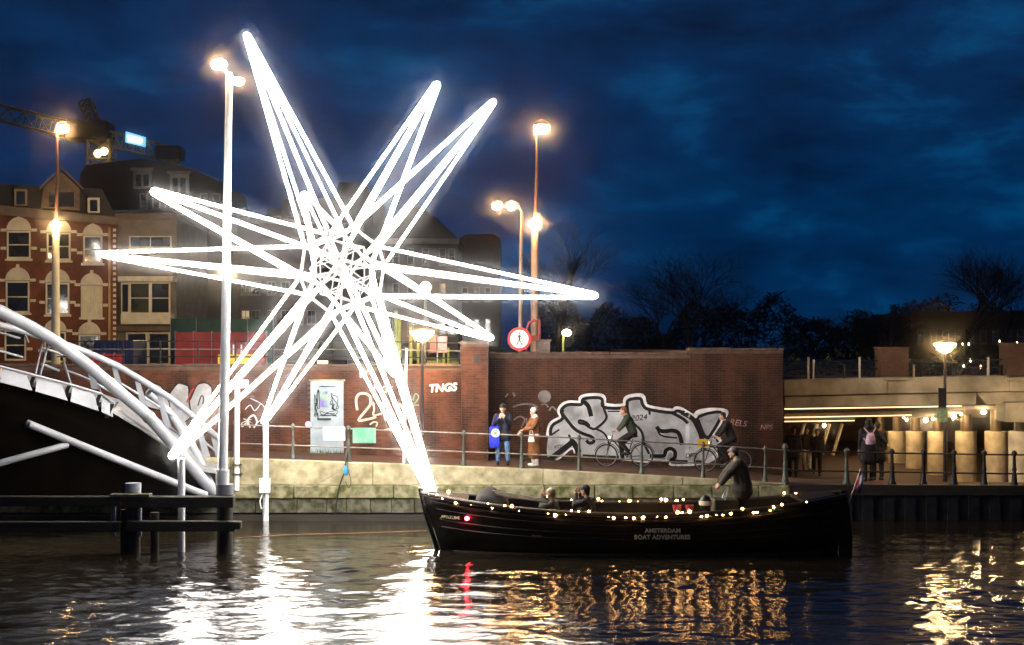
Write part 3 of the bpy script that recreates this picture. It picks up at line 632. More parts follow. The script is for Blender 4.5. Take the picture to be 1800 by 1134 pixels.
bl = bowl_lamp(1661, 608, 852, 45.2, 'lamp post with glowing bowl by the underpass, two small signs on its pole', 19)
m = MB(); q_ = P(1652, 740, 45.2); m.box(XA(1648, 45.2), XA(1659, 45.2), 45.06, 45.14, ZA(716, 45.1), ZA(682, 45.1)); m.build('signal_box', black_paint, bl)
m = MB(); m.box(XA(1645, 45.2), XA(1663, 45.2), 45.05, 45.1, ZA(742, 45.1), ZA(718, 45.1)); m.build('green_sign_plate', M('sign_green', (.1, .3, .17), .5, 0, .5, 14.), bl)

# ------------------------------------------------------------------ quay railing
def rail_post(par, x, y, z, h, mat, s_=1.):
    m = MB(); m.lathe([(.085*s_, 0), (.085*s_, .05), (.06*s_, .12), (.05*s_, .3*h), (.036*s_, .42*h), (.05*s_, .47*h), (.036*s_, .55*h), (.03*s_, .86*h), (.055*s_, .9*h), (.06*s_, .95*h), (.04*s_, 1.0*h), (.01, 1.03*h)], (x, y, z), 10)
    return m.build('post', mat, par, smooth=True)
YE = 43.85
qr = thing('quay_railing', 'grey-green iron railing of baluster posts and two rails along the pale quay', 'railing', (0, YE, 1.4))
lpx = [412, 515, 612, 715, 815, 917, 1018, 1128, 1236, 1345]
for x in lpx: X = XA(x, YE); rail_post(qr, X, YE, edge_z(X), 1.0, green_iron, 1.35 if x == 612 else 1.)
for a, b_ in zip(lpx, lpx[1:] + [1388]):
    A, B = XA(a, YE), XA(b_, YE)
    for f in (.93, .4): m = MB(); m.tube([(A, YE, edge_z(A) + f), (B, YE, edge_z(B) + f)], .02, 8); m.build('rail', rail_steel, qr, smooth=True)
rr = thing('underpass_railing', 'dark iron baluster railing along the canal edge in front of the underpass', 'railing', (13, YE, 1))
rpx = [1380, 1488, 1568, 1623, 1677, 1730, 1783, 1838]
for x in rpx: X = XA(x, YE); rail_post(rr, X, YE, edge_z(X), 1.0 if x > 1400 else 1.1, dark_steel if x > 1500 else green_iron, 1.45)
for a, b_ in zip(rpx, rpx[1:]):
    A, B = XA(a, YE), XA(b_, YE)
    for f in (.9, .36): m = MB(); m.tube([(A, YE, edge_z(A) + f), (B, YE, edge_z(B) + f)], .024, 8); m.build('rail', dark_steel, rr, smooth=True)
def board(name, label, cat, x0, x1, y0, y1, Y, mat, frame=None):
    o = thing(name, label, cat, P((x0 + x1) / 2, y1, Y)); m = MB(); m.box(XA(x0, Y), XA(x1, Y), Y - .03, Y - .01, ZA(y1, Y), ZA(y0, Y)); m.build('panel', mat, o, bevel=.008)
    m = MB(); m.box(XA(x0 + 3, Y), XA(x1 - 3, Y), Y - .008, Y + .012, ZA(y1 - 3, Y), ZA(y0 + 3, Y)); m.build('back_bracket', grey_steel, o); return o
board('notice_board', 'blank silvery notice board hung on the quay railing before the door', 'sign', 568, 607, 750, 775, YE - .06, M('board_silver', (.45, .52, .53), .3, .2, .4, 3.))
board('green_board', 'green board hung on the quay railing beside a thick post', 'sign', 620, 661, 752, 779, YE - .06, M('board_green', (.06, .2, .13), .4, 0, .5, 2.5, col2=(.2, .3, .26)))
m = MB(); m.lathe([(.085, 0), (.085, .02)], (XA(542, YE), YE - .05, ZA(746, YE)), 16, axis='y'); tag(m.build('round_sticker', M('sticker_pink', (.6, .2, .4), .5)), 'small round pink plate on the quay railing', 'sign')
m = MB(); m.lathe([(.12, 0), (.12, .05)], (XA(871, YE), YE - .09, ZA(761, YE)), 18, axis='y'); rd = m.build('round_plate', M('plate_white', (.72, .72, .6), .5)); tag(rd, 'round white plate on the railing beside the man with the blue bag', 'sign')
m = MB(); m.lathe([(.05, 0), (.05, .012)], (XA(871, YE), YE - .104, ZA(761, YE)), 12, axis='y'); m.build('plate_centre', grey_steel, rd)
wp = thing('white_marker_pole', 'thin bright white pole standing on the quay coping', 'pole', P(710, 812, 43.75))
m = MB(); m.tube([P(710, 814, 43.75), P(714, 640, 43.75), P(715, 612, 43.75)], .035, 10); m.build('pole', white_steel, wp, smooth=True)
gp_ = thing('clamped_grey_pole', 'grey pole clamped to the quay face next to the white lamp mast', 'pole', P(416, 850, 43.3))
m = MB(); m.tube([P(416, 862, 43.4), P(417, 680, 43.4)], .075, 12); m.build('pole', white_steel, gp_, smooth=True)
m = MB(); m.box(XA(413, 43.4), XA(436, 43.4), 43.3, 43.45, ZA(682, 43.4), ZA(668, 43.4)); m.build('head_box', white_steel, gp_)
for y in (816, 832): m = MB(); m.box(XA(409, 43.4), XA(424, 43.4), 43.28, 43.58, ZA(y + 2, 43.4), ZA(y, 43.4)); m.build('clamp', dark_steel, gp_)
for nm, pts, r_, mt, lb in (('power_cable', [(612,795),(608,815),(606,830),(598,850),(592,880),(588,915)], .022, dark_steel, 'thick dark cable hanging down the quay from the railing post'),
        ('power_cable', [(611,798),(604,820),(585,835),(560,848),(530,853),(490,850),(472,848)], .012, rail_steel, 'thin brown cable looping across the quay face to the junction box'),
        ('power_cable', [(613,800),(611,822),(617,845),(613,858),(607,846)], .013, M('cable_dark', (.05, .04, .03)), 'short slack cable loop below the railing post')):
    m = MB(); m.tube([P(x, y, 43.32) for x, y in smoothpath(pts)], r_, 6); tag(m.build(nm, mt, smooth=True), lb, 'cable')
m = MB(); m.lathe([(.03, 0), (.06, .06), (.06, .2), (.03, .28)], P(608, 836, 43.3), 10); tag(m.build('cable_connector', M('blue_plug', (.03, .25, .5), .4), smooth=True), 'small blue cable connector on the hanging cables', 'connector')
m = MB(); m.tube([P(412, 947, 36.4), P(428, 945, 36.2), P(520, 940, 36.2), P(640, 937, 36.4), P(750, 933, 36.8)], .014, 6); tag(m.build('mooring_line', M('rope_orange', (.4, .2, .1), .8), smooth=True), 'orange line stretched just above the water from the timber fender', 'rope')

# ------------------------------------------------------------------ boat
YC = 37.0; BX0, BX1 = XA(741, YC), XA(1482, YC); BL = BX1 - BX0
boat = thing('sloop_boat', 'long black open canal boat with warm string lights and gold lettering', 'boat', ((BX0 + BX1) / 2, YC, 0))
def half(t): return 1.28 * max(.0, 1 - abs(2 * t - 1.04) ** 2.7 / 1.115) ** .75
def sheer(t): return .99 + (.40 * (1 - t / .52) ** 2 if t < .52 else .38 * ((t - .52) / .48) ** 2)
def hull_pt(t, f, side, inset=0.):
    """f: 0 keel .. 1 sheer"""
    zs = sheer(t); z = -.45 + (zs + .45) * f
    wb = (.05, .62, .86, .96, 1.0)[min(4, int(f * 4 + .001))] if f in (0, .25, .5, .75, 1) else 1
    b_ = max(.03, half(t) * wb - inset); x = BX0 + BL * t
    x += (1 - f) * .62 * (1 - t) ** 6 - (1 - f) * .25 * t ** 8
    return (x, YC - side * b_, z)
hm = M('hull_black', (.0035, .003, .003), .4, 0, .3, 1.5, .05, 6, spec=.12)
T = [i / 36 for i in range(37)]; FF = (0, .25, .5, .75, 1)
m = MB()
for side in (1, -1):
    g = [[hull_pt(t, f, side) for f in FF] for t in T]
    m.add([p for r in g for p in r], [(i*5+j, i*5+j+1, (i+1)*5+j+1, (i+1)*5+j) for i in range(36) for j in range(4)])
    T2 = T[1:-1]; g = [[hull_pt(t, f, side, .07) for f in (.25, .5, .75, 1)] for t in T2]
    m.add([p for r in g for p in r], [(i*4+j, i*4+j+1, (i+1)*4+j+1, (i+1)*4+j) for i in range(len(T2)-1) for j in range(3)])
m.build('hull', hm, boat, smooth=True)
for side in (1, -1):
    m = MB(); m.tube([(p[0], p[1] - side * .02, p[2]) for p in (hull_pt(t, 1, side) for t in T)], .055, 8); m.build('gunwale', M('gunwale_wood', (.02, .013, .01), .35), boat, smooth=True)
    m = MB(); m.tube([(p[0], p[1] - side * .015, p[2] - .15) for p in (hull_pt(t, 1, side) for t in T[1:-1])], .03, 8); m.build('rubbing_strake', hm, boat, smooth=True)
for side in (1, -1):
    for f0, f1, q_ in ((.5, .75, .35), (.5, .75, .75), (.75, 1, .3)):
        m = MB(); pts = []
        for t in T[1:-1]:
            a, b_ = Vector(hull_pt(t, f0, side)), Vector(hull_pt(t, f1, side)); p_ = a + (b_ - a) * q_; p_.y -= side * .004; pts.append(p_)
        m.tube(pts, .012, 5); m.build('plank_edge', M('plank_edge', (.008, .007, .006), .4, 0, .3, 2., spec=.3), boat, smooth=True)
m = MB(); fl_ = [t for t in T[2:-2]]
m.loft([[(hull_pt(t, .5, 1, .1)[0], hull_pt(t, .5, 1, .1)[1], .0) for t in fl_] + [(hull_pt(t, .5, -1, .1)[0], hull_pt(t, .5, -1, .1)[1], .0) for t in fl_[::-1]], [(hull_pt(t, .5, 1, .1)[0], hull_pt(t, .5, 1, .1)[1], .04) for t in fl_] + [(hull_pt(t, .5, -1, .1)[0], hull_pt(t, .5, -1, .1)[1], .04) for t in fl_[::-1]]])
m.build('floor', M('boat_floor', (.04, .03, .02), .6), boat)
for t0, t1 in ((.26, .31), (.4, .45), (.55, .6)):
    m = MB(); b_ = half((t0 + t1) / 2) - .12; m.box(BX0 + BL * t0, BX0 + BL * t1, YC - b_, YC + b_, .44, .5); m.build('thwart', M('bench_wood', (.06, .04, .025), .5), boat)
m = MB(); fd = [t for t in T if t <= .12][1:]
m.loft([[hull_pt(t, 1, 1, .05) for t in fd] + [hull_pt(t, 1, -1, .05) for t in fd[::-1]], [Vector(hull_pt(t, 1, 1, .05)) + Vector((0, 0, .04)) for t in fd] + [Vector(hull_pt(t, 1, -1, .05)) + Vector((0, 0, .04)) for t in fd[::-1]]]); m.build('foredeck', hm, boat)
m = MB(); fd = [t for t in T if t >= .88][:-1]
m.loft([[hull_pt(t, 1, 1, .05) for t in fd] + [hull_pt(t, 1, -1, .05) for t in fd[::-1]], [Vector(hull_pt(t, 1, 1, .05)) + Vector((0, 0, .07)) for t in fd] + [Vector(hull_pt(t, 1, -1, .05)) + Vector((0, 0, .07)) for t in fd[::-1]]]); m.build('afterdeck', hm, boat)
m = MB(); m.tube([(BX0 - .03, YC, sheer(0) + .12), (BX0 + .1, YC, .9), (BX0 + .36, YC, .1), (BX0 + .5, YC, -.4)], .06, 8); m.build('stem_post', hm, boat, smooth=True)
m = MB(); m.prism([(BX1 - .12, YC - .03, -.4), (BX1 + .2, YC - .03, -.4), (BX1 + .22, YC - .03, .3), (BX1 + .1, YC - .03, 1.42), (BX1 - .05, YC - .03, 1.45)], (0, .06, 0)); m.build('rudder', hm, boat)
tarp = M('tarp', (.008, .007, .008), .6, 0, .3, 3., .5, 5, spec=.06)
m = MB(); rings = []
for i in range(9):
    t = .13 + .075 * i / 8; h_ = .3 * math.sin(math.pi * (i + .6) / 9.2); xx = BX0 + BL * t; b_ = half(t) - .1
    rings.append([(xx, YC + b_ * math.cos(math.pi * k / 12), sheer(t) - .06 + (h_ + .1) * math.sin(math.pi * k / 12) * (1 + .12 * math.sin(5 * k + i))) for k in range(13)])
m.loft(rings); m.build('folded_cover', tarp, boat, smooth=True)
for k in range(3):
    m = MB(); m.tube([P(866 + 3 * k, 863 + 3 * k, 36.4 - .1 * k), P(958 + 4 * k, 878 + 3 * k, 36.4 - .1 * k)], .02, 8); m.build('awning_pole', rail_steel, boat, smooth=True)
m = MB(); m.box(XA(1252, YC), XA(1296, YC), YC - .35, YC + .35, .04, ZA(876, YC)); m.build('helm_console', M('console', (.02, .025, .015), .5), boat, bevel=.03)
m = MB()
c = P(1274, 872, YC - .1); ring = [c + Vector((.08 * math.cos(a / 16 * 6.283), .24 * math.sin(a / 16 * 6.283), .2 * math.cos(a / 16 * 6.283))) for a in range(17)]
m.tube(ring, .016, 6)
for a in range(0, 16, 4): m.tube([c, ring[a]], .01, 6)
m.build('steering_wheel', grey_steel, boat, smooth=True)
gold = M('gold_lettering', (.8, .68, .45), .4, .3, .1, 5.)
def hy(px): t = (XA(px, YC - 1.2) - BX0) / BL; return YC - half(t) - .03
for s_, q_, x_, y_ in (('AMSTERDAM', .135, 1165, 936), ('BOAT ADVENTURES', .135, 1164, 947.5)):
    text(s_, q_, (XA(x_, 35.73), hy(x_) + .02, ZA(y_, 35.73)), gold, boat, 'hull_lettering', spacing=1.08, bold=.004, depth=.03)
def bow_txt():
    t = .05; a = Vector(hull_pt(.03, .75, 1)); b_ = Vector(hull_pt(.09, .75, 1)); d = b_ - a; ang = math.degrees(math.atan2(d.y, d.x)); c_ = (a + b_) / 2
    text('AMAZONE', .11, (c_.x, c_.y - .015, ZA(912, c_.y)), gold, boat, 'bow_name', rot=(90, 0, ang), depth=.02)
bow_txt()
nl = hull_pt(.11, .75, 1); m = MB(); m.ball((XA(821, nl[1]), nl[1] - .05, ZA(911, nl[1])), .045, 12, 8, 1.2, .7, 1); m.build('red_navigation_light', EM('nav_red', (1, .03, .05), 90), boat, smooth=True)
for x_, s_ in ((1190, .11), (1212, .1)):
    m = MB(); c_ = P(x_, 893, 36.3); m.lathe([(s_ * .75, -.08), (s_, .07), (s_ * .95, .07), (s_ * .7, -.05)], c_, 12); tag(m.build('red_bucket', M('bucket_red', (.5, .05, .06), .4), smooth=True), 'small red tub standing by the near gunwale of the boat' if x_ == 1190 else 'smaller red tub between the other tub and the helm', 'tub')
m = MB(); m.ball(P(1240, 884, 36.3), .17, 14, 10, .85, .85, 1.1); bf = m.build('boat_fender', black_paint, smooth=True); tag(bf, 'round black and white fender lying beside the helm', 'fender')
m = MB(); m.lathe([(.155, -.05), (.16, 0), (.155, .05)], P(1240, 884, 36.3), 14); m.build('white_band', M('plate_white', (.72, .72, .6)), bf, smooth=True)
# string lights on the gunwales, every bulb a part
sl_ = thing('string_lights', 'string of warm glowing bulbs draped along both gunwales of the black boat', 'string lights', ((BX0 + BX1) / 2, YC, 1))
bulb = EM('bulb_warm', (1, .5, .16), 75); rb = random.Random(11)
base_b = MB(); base_b.ball((0, 0, 0), .028, 8, 6); b0 = None
for side, nb in ((1, 46), (-1, 36)):
    pts = []
    for i in range(nb):
        t = .02 + .9 * (i + rb.uniform(-.45, .45)) / nb; t = max(.005, t); p_ = Vector(hull_pt(t, 1, side)); p_.y -= side * .04; p_.z += rb.uniform(-.07, .06) + (.06 if side < 0 else 0)
        pts.append(p_)
        if b0 is None: b0 = base_b.build('bulb', bulb, sl_, smooth=True, local=True); o = b0
        else: o = b0.copy(); COL.objects.link(o); o.parent = sl_
        s_ = rb.choice((.7, .85, 1, 1, 1.35)); o.scale = (s_, s_, s_); o.location = p_ - wt(sl_)
    wire = []
    for a, b_ in zip(pts, pts[1:]): wire += [a + Vector((0, 0, .035)), (a + b_) / 2 + Vector((0, 0, -.02))]
    m = MB(); m.tube(wire, .006, 5); m.build('wire', black_paint, sl_, smooth=True)
fp = thing('stern_flag', 'furled red white and blue flag on a slanted staff at the boat stern', 'flag', P(1490, 884, YC))
m = MB(); m.tube([P(1490, 890, YC), P(1513, 824, YC)], .016, 8); m.build('staff', M('staff_white', (.7, .62, .52), .5), fp, smooth=True)
for k, (mt, o_) in enumerate(((M('flag_red', (.55, .05, .06), .8), 0), (M('flag_white', (.7, .66, .62), .8), .055), (M('flag_blue', (.04, .07, .25), .8), .11))):
    m = MB(); rows = []
    for i in range(9):
        f = i / 8; c_ = P(1512 - 13 * f, 827 + 38 * f, YC); rows.append((c_ + Vector((.02 + o_ * (.5 + f * .5), .05 * math.sin(5 * f + k), -.02 * k)), c_ + Vector((.02 + (o_ + .055) * (.5 + f * .5), .06 * math.sin(5 * f + k + .8), -.03 * k))))
    m.add([p for r in rows for p in r], [(2*i, 2*i+1, 2*i+3, 2*i+2) for i in range(8)]); m.build('flag_stripe', mt, fp, smooth=True)

# ------------------------------------------------------------------ people
def blob(name, caps, voxel, mat, parent, sm=3):
    m = MB()
    for c in caps:
        if len(c) == 2: m.ball(c[0], 1, 14, 10, *c[1])
        else:
            a, b_, ra, rb_ = Vector(c[0]), Vector(c[1]), c[2], c[3]; d = b_ - a
            d = d.normalized() if d.length > 1e-5 else Vector((0, 0, 1))
            pts = []; rs = []
            for k in (0, 1, 2): an = math.pi / 2 * (1 - k / 2.2); pts.append(a - d * ra * math.sin(an)); rs.append(max(.001, ra * math.cos(an)))
            pts.append(a); rs.append(ra); pts.append(b_); rs.append(rb_)
            for k in (2, 1, 0): an = math.pi / 2 * (1 - k / 2.2); pts.append(b_ + d * rb_ * math.sin(an)); rs.append(max(.001, rb_ * math.cos(an)))
            m.tube(pts, rs, 12)
    o = m.build(name, mat, parent, local=True)
    md = o.modifiers.new('r', 'REMESH'); md.mode = 'VOXEL'; md.voxel_size = voxel
    s_ = o.modifiers.new('s', 'SMOOTH'); s_.iterations = sm; s_.factor = .5
    bpy.context.view_layer.update()
    me = bpy.data.meshes.new_from_object(o.evaluated_get(bpy.context.evaluated_depsgraph_get()))
    o.modifiers.clear(); o.data = me; me.polygons.foreach_set('use_smooth', [True] * len(me.polygons))
    return o
skin = M('skin', (.48, .28, .2), .55, 0, .1, 6.)
STAND = dict(pel=(0,0,.93), che=(0,0,1.27), nek=(0,0,1.47), hed=(0,.025,1.63), shL=(-.185,0,1.41), elL=(-.24,-.02,1.14), wrL=(-.24,.08,.9), shR=(.185,0,1.41), elR=(.24,-.02,1.14), wrR=(.24,.08,.9),
    hiL=(-.1,0,.92), knL=(-.115,.03,.5), anL=(-.12,-.02,.1), hiR=(.1,0,.92), knR=(.115,.03,.5), anR=(.12,-.02,.1), look=(0,1,0))
def person(label, loc, rz, pose, top, bottom, shoe, hair=None, hat=None, coat=0, vox=.012, hands=True, name='person', scarf=None, h=1.75, bulk=1.):
    J = {k: Vector(v) for k, v in {**STAND, **pose}.items()}
    o = thing(name, label, 'person', loc); o.rotation_euler = (0, 0, R(rz)); o.scale = (h / 1.75,) * 3
    lk = J['look'].normalized(); side = lk.cross(Vector((0, 0, 1))).normalized(); hd = J['hed']
    ax = (J['shR'] - J['shL']).normalized()
    caps = []
    for s_ in (-1, 1): caps += [(J['pel'] + ax * .06 * s_, J['che'] + ax * .07 * s_, .105, .115)]
    caps += [(J['che'], J['nek'], .11, .06), (J['nek'], hd, .056, .055), (hd + Vector((0, 0, .01)), (.078, .094, .115)), (hd + lk * .04 - Vector((0, 0, .07)), hd + lk * .055 - Vector((0, 0, .09)), .045, .035),
             (hd + lk * .085 + Vector((0, 0, .01)), hd + lk * .108 - Vector((0, 0, .025)), .011, .016)]
    for s_ in (-1, 1): caps.append((hd + side * .076 * s_ + Vector((0, 0, .015)), hd + side * .08 * s_ - Vector((0, 0, .03)), .02, .014))
    for S in 'LR':
        sh, el, wr = J['sh' + S], J['el' + S], J['wr' + S]; caps += [(sh, el, .052, .042), (el, wr, .041, .029)]
        hi, kn, an = J['hi' + S], J['kn' + S], J['an' + S]; caps += [(hi, kn, .086, .058), (kn, an, .058, .038)]
        toe = J.get('toe' + S, an + Vector((0, .15, -.055))); caps.append((an - Vector((0, .02, .05)), toe, .04, .033))
        if hands:
            d = J.get('hd' + S); d = Vector(d).normalized() if d is not None else (wr - el).normalized()
            ax_ = d.cross(Vector((0, 0, 1)) if abs(d.z) < .8 else Vector((0, 1, 0))).normalized(); up = ax_.cross(d)
            pm = wr + d * .075; caps += [(wr, pm + ax_ * .018, .028, .024), (wr, pm - ax_ * .018, .028, .024)]
            for k, ln in enumerate((.07, .08, .076, .06)):
                b_ = pm + ax_ * (.033 - .022 * k) + d * .015; kx = b_ + d * ln * .55 - up * .008; caps += [(b_, kx, .0095, .009), (kx, kx + d * ln * .35 - up * ln * .35, .009, .008)]
            tb = wr + d * .035 + ax_ * .03; caps += [(tb, tb + ax_ * .03 + d * .035, .012, .01), (tb + ax_ * .03 + d * .035, tb + ax_ * .035 + d * .065, .01, .009)]
    body = blob('body', caps, vox, skin, o, 2)
    m = MB()
    for s_ in (-1, 1): m.ball(hd + lk * .084 + side * .032 * s_ + Vector((0, 0, .018)), .011, 8, 6)
    m.build('eyes', black_paint, body, local=True)
    m = MB(); q_ = hd + lk * .093 - Vector((0, 0, .05)); m.tube([q_ - side * .022, q_ + lk * .004, q_ + side * .022], .006, 6); m.build('mouth', M('lips', (.3, .1, .08), .5), body, local=True)
    jc = []
    for s_ in (-1, 1): jc += [(J['pel'] + ax * .07 * s_ + (J['che'] - J['pel']) * .02, J['che'] + ax * .085 * s_, .135, .14)]
    jc += [(J['che'] + Vector((0, 0, .06)), J['nek'] - Vector((0, 0, .015)), .14, .075)]
    for S in 'LR': jc += [(J['sh' + S], J['el' + S], .082, .066), (J['el' + S], J['el' + S] + (J['wr' + S] - J['el' + S]) * .93, .064, .05), (J['che'] + Vector((0, 0, .05)), J['sh' + S], .11, .082)]
    if coat:
        bt = Vector((J['pel'].x * .5 + (J['knL'].x + J['knR'].x) * .25, J['pel'].y * .5 + (J['knL'].y + J['knR'].y) * .25, coat))
        for s_ in (-1, 1): jc += [(J['pel'] + ax * .07 * s_, bt + ax * .1 * s_ + Vector((0, 0, .16)), .14, .165)]
        jc += [(J['pel'], bt + Vector((0, 0, .16)), .15, .17)]
    jc = [(c[0], c[1], c[2] * bulk, c[3] * bulk) for c in jc]
    jk = blob('coat' if coat else 'jacket', jc, vox * 1.3, top, o)
    tr = []
    for S in 'LR': tr += [(J['hi' + S] + Vector((0, 0, .03)), J['kn' + S], .115, .082), (J['kn' + S], J['an' + S] + (J['kn' + S] - J['an' + S]) * .08, .08, .064)]
    tr.append((J['hiL'] + Vector((0, 0, .03)), J['hiR'] + Vector((0, 0, .03)), .115, .115))
    blob('trousers', tr, vox * 1.3, bottom, o)
    for S in 'LR':
        an = J['an' + S]; toe = J.get('toe' + S, an + Vector((0, .15, -.055))); blob('shoe', [(an - Vector((0, .03, .045)), toe + Vector((0, .01, .0)), .05, .044), (an + Vector((0, 0, .01)), an - Vector((0, 0, .05)), .05, .05)], .014, shoe, o)
    if hair: blob('hair', [(hd + Vector((0, 0, .035)) - lk * .018, (.088, .1, .105)), (hd - lk * .05 - Vector((0, 0, .01)), hd - lk * .055 - Vector((0, 0, .07)), .066, .05)], .013, hair, o)
    if hat: blob('hat', [(hd + Vector((0, 0, .062)) - lk * .012, (.096, .108, .092))] + ([(hd + Vector((0, 0, .06)) + lk * .07, hd + Vector((0, 0, .052)) + lk * .13, .035, .02)] if hat[1] == 'peak' else [(hd + Vector((0, 0, .15)), (.04, .04, .035))] if hat[1] == 'bobble' else []), .013, hat[0], o)
    if scarf: blob('scarf', [(J['nek'] + Vector((0, 0, .01)) + ax * .05, J['nek'] + Vector((0, 0, .01)) - ax * .05, .085, .085)] + scarf[1], .015, scarf[0], o)
    return o
def MM(n, c, r_=.75): return M(n, c, r_, 0, .4, 7., .9, 11)
navy, jeans, blackc, brownc, whitew = MM('cloth_navy', (.012, .014, .03)), MM('denim', (.1, .2, .38)), MM('cloth_black', (.008, .007, .008)), MM('cloth_brown', (.2, .075, .025)), MM('wool_white', (.72, .68, .64), .9)
darkgreen, olive, pinkc = MM('cloth_dark_green', (.025, .035, .02)), MM('cloth_olive', (.05, .045, .03)), MM('pink_leather', (.62, .4, .5), .5)
leather, hairb = MM('shoe_dark', (.015, .012, .01), .4), MM('hair_brown', (.03, .018, .01), .6)
def on_path(px, Y): X = XA(px, Y); return (X, Y, gz(X, Y))
YW = 44.7
person('man in black cap, long navy coat and jeans raising a phone on the quay', on_path(884, YW), 172, dict(elL=(-.25,.12,1.2), wrL=(-.07,.3,1.36), hdL=(.3,.1,1), elR=(.25,.12,1.2), wrR=(.05,.3,1.36), hdR=(-.3,.1,1), anL=(-.15,-.02,.1), anR=(.15,-.02,.1), knL=(-.135,.03,.5), knR=(.135,.03,.5)),
       navy, jeans, leather, hat=(blackc, 'peak'), coat=.66, h=1.76)
m = MB(); X, Y, Z = on_path(892, YW - .33); m.box(X - .04, X + .04, Y - .012, Y + .012, Z + 1.4, Z + 1.55); tag(m.build('phone', black_paint, bevel=.006), 'dark phone held up in both hands by the man in the navy coat', 'phone')
bg_ = thing('blue_tote_bag', 'bright blue tote bag hanging at the side of the man in the navy coat', 'bag', on_path(868, YW - .1))
bc = EM; blue = MM('bag_blue', (.015, .03, .55), .6)
X, Y, Z = on_path(869, YW - .2)
m = MB(); rings = []
for f, w_, d_ in ((0, .13, .05), (.15, .15, .07), (.5, .15, .06), (.62, .14, .03)): rings.append([(X - w_, Y - d_, Z + .5 + f), (X + w_, Y - d_, Z + .5 + f), (X + w_, Y + d_, Z + .5 + f), (X - w_, Y + d_, Z + .5 + f)])
m.loft(rings); m.build('bag_body', blue, bg_, bevel=.01)
m = MB(); m.tube([(X - .09, Y, Z + 1.1), (X - .02, Y, Z + 1.3), (X + .08, Y, Z + 1.42), (X + .09, Y, Z + 1.12)], .012, 6); m.build('strap', blue, bg_, smooth=True)
person('woman in white knit hat and long brown coat standing at the railing', on_path(940, YW), 112, dict(elL=(-.22,.18,1.15), wrL=(-.14,.42,1.1), elR=(.2,.16,1.14), wrR=(.12,.4,1.02), hed=(0,.04,1.62)), brownc, whitew, whitew, hair=hairb, hat=(whitew, 'plain'), coat=.2, scarf=(whitew, [((.05, -.08, 1.46), (.1, -.2, 1.2), .05, .045)]), h=1.7)
hb_ = thing('white_handbag', 'small white handbag hanging from the arm of the woman in brown', 'bag', on_path(934, YW - .35)); X, Y, Z = on_path(934, YW - .35)
m = MB(); m.loft([[(X - .1, Y - .04, Z + .72), (X + .1, Y - .04, Z + .72), (X + .1, Y + .04, Z + .72), (X - .1, Y + .04, Z + .72)], [(X - .06, Y - .03, Z + .95), (X + .06, Y - .03, Z + .95), (X + .06, Y + .03, Z + .95), (X - .06, Y + .03, Z + .95)]]); m.build('bag_body', whitew, hb_, bevel=.015)
m = MB(); m.tube([(X - .05, Y, Z + .95), (X - .03, Y, Z + 1.05), (X + .03, Y, Z + 1.05), (X + .05, Y, Z + .95)], .01, 6); m.build('handle', whitew, hb_, smooth=True)
# walker with the pink backpack, seen from behind
bx = on_path(1527, 44.9)
person('person in long black coat with a pink backpack seen from behind by the railing', bx, 0, dict(elR=(.34,-.03,1.2), wrR=(.48,-.1,1.04), anL=(-.1,-.02,.1), anR=(.1,.1,.1)), blackc, blackc, leather, hair=MM('hair_black', (.01, .008, .007)), coat=.45, scarf=(blackc, [((0, 0, 1.5), (0, 0, 1.6), .11, .1)]), h=1.84)
bp_ = thing('pink_backpack', 'small pale pink backpack on the back of the person in black', 'backpack', (bx[0], bx[1] - .25, bx[2] + 1.15))
bpm = MB(); rings = []
for z_, w_, d_ in ((1.06, .12, .05), (1.1, .145, .07), (1.25, .135, .075), (1.36, .1, .06), (1.4, .06, .03)): rings.append([(bx[0] + w_ * math.cos(a / 14 * 6.283), bx[1] - .23 + d_ * math.sin(a / 14 * 6.283), bx[2] + z_ + .03) for a in range(14)])
bpm.loft(rings); bpm.build('pack', pinkc, bp_, smooth=True)
for s_ in (-1, 1): m = MB(); m.tube([(bx[0] + .05 * s_, bx[1] - .25, bx[2] + 1.4), (bx[0] + .12 * s_, bx[1] - .2, bx[2] + 1.5), (bx[0] + .17 * s_, bx[1] - .16, bx[2] + 1.57)], .016, 6); m.build('strap', pinkc, bp_, smooth=True)
m = MB(); m.tube([(bx[0] - .12, bx[1] - .23, bx[2] + 1.16), (bx[0] - .2, bx[1] - .24, bx[2] + 1.27)], .016, 6); m.build('strap', pinkc, bp_, smooth=True)
person('companion in black half hidden behind the walker with the pink backpack', on_path(1543, 45.5), 8, {}, blackc, blackc, leather, hair=hairb, coat=.5, vox=.018, h=1.74)
person('person in dark coat walking by the wall end at the underpass mouth', on_path(1394, 53), -10, dict(anL=(-.1,.2,.1), anR=(.1,-.22,.14)), blackc, blackc, leather, hair=hairb, coat=.6, vox=.018)
person('walker in dark jacket deep inside the underpass', on_path(1436, 58), 170, dict(anL=(-.1,.18,.1), anR=(.1,-.18,.14)), blackc, blackc, leather, hair=hairb, vox=.018)
person('figure in pale trousers beyond the other walkers in the underpass', on_path(1418, 60), 175, dict(anL=(-.1,.15,.1), anR=(.1,-.15,.14)), olive, whitew, leather, hair=hairb, vox=.018, h=1.7)
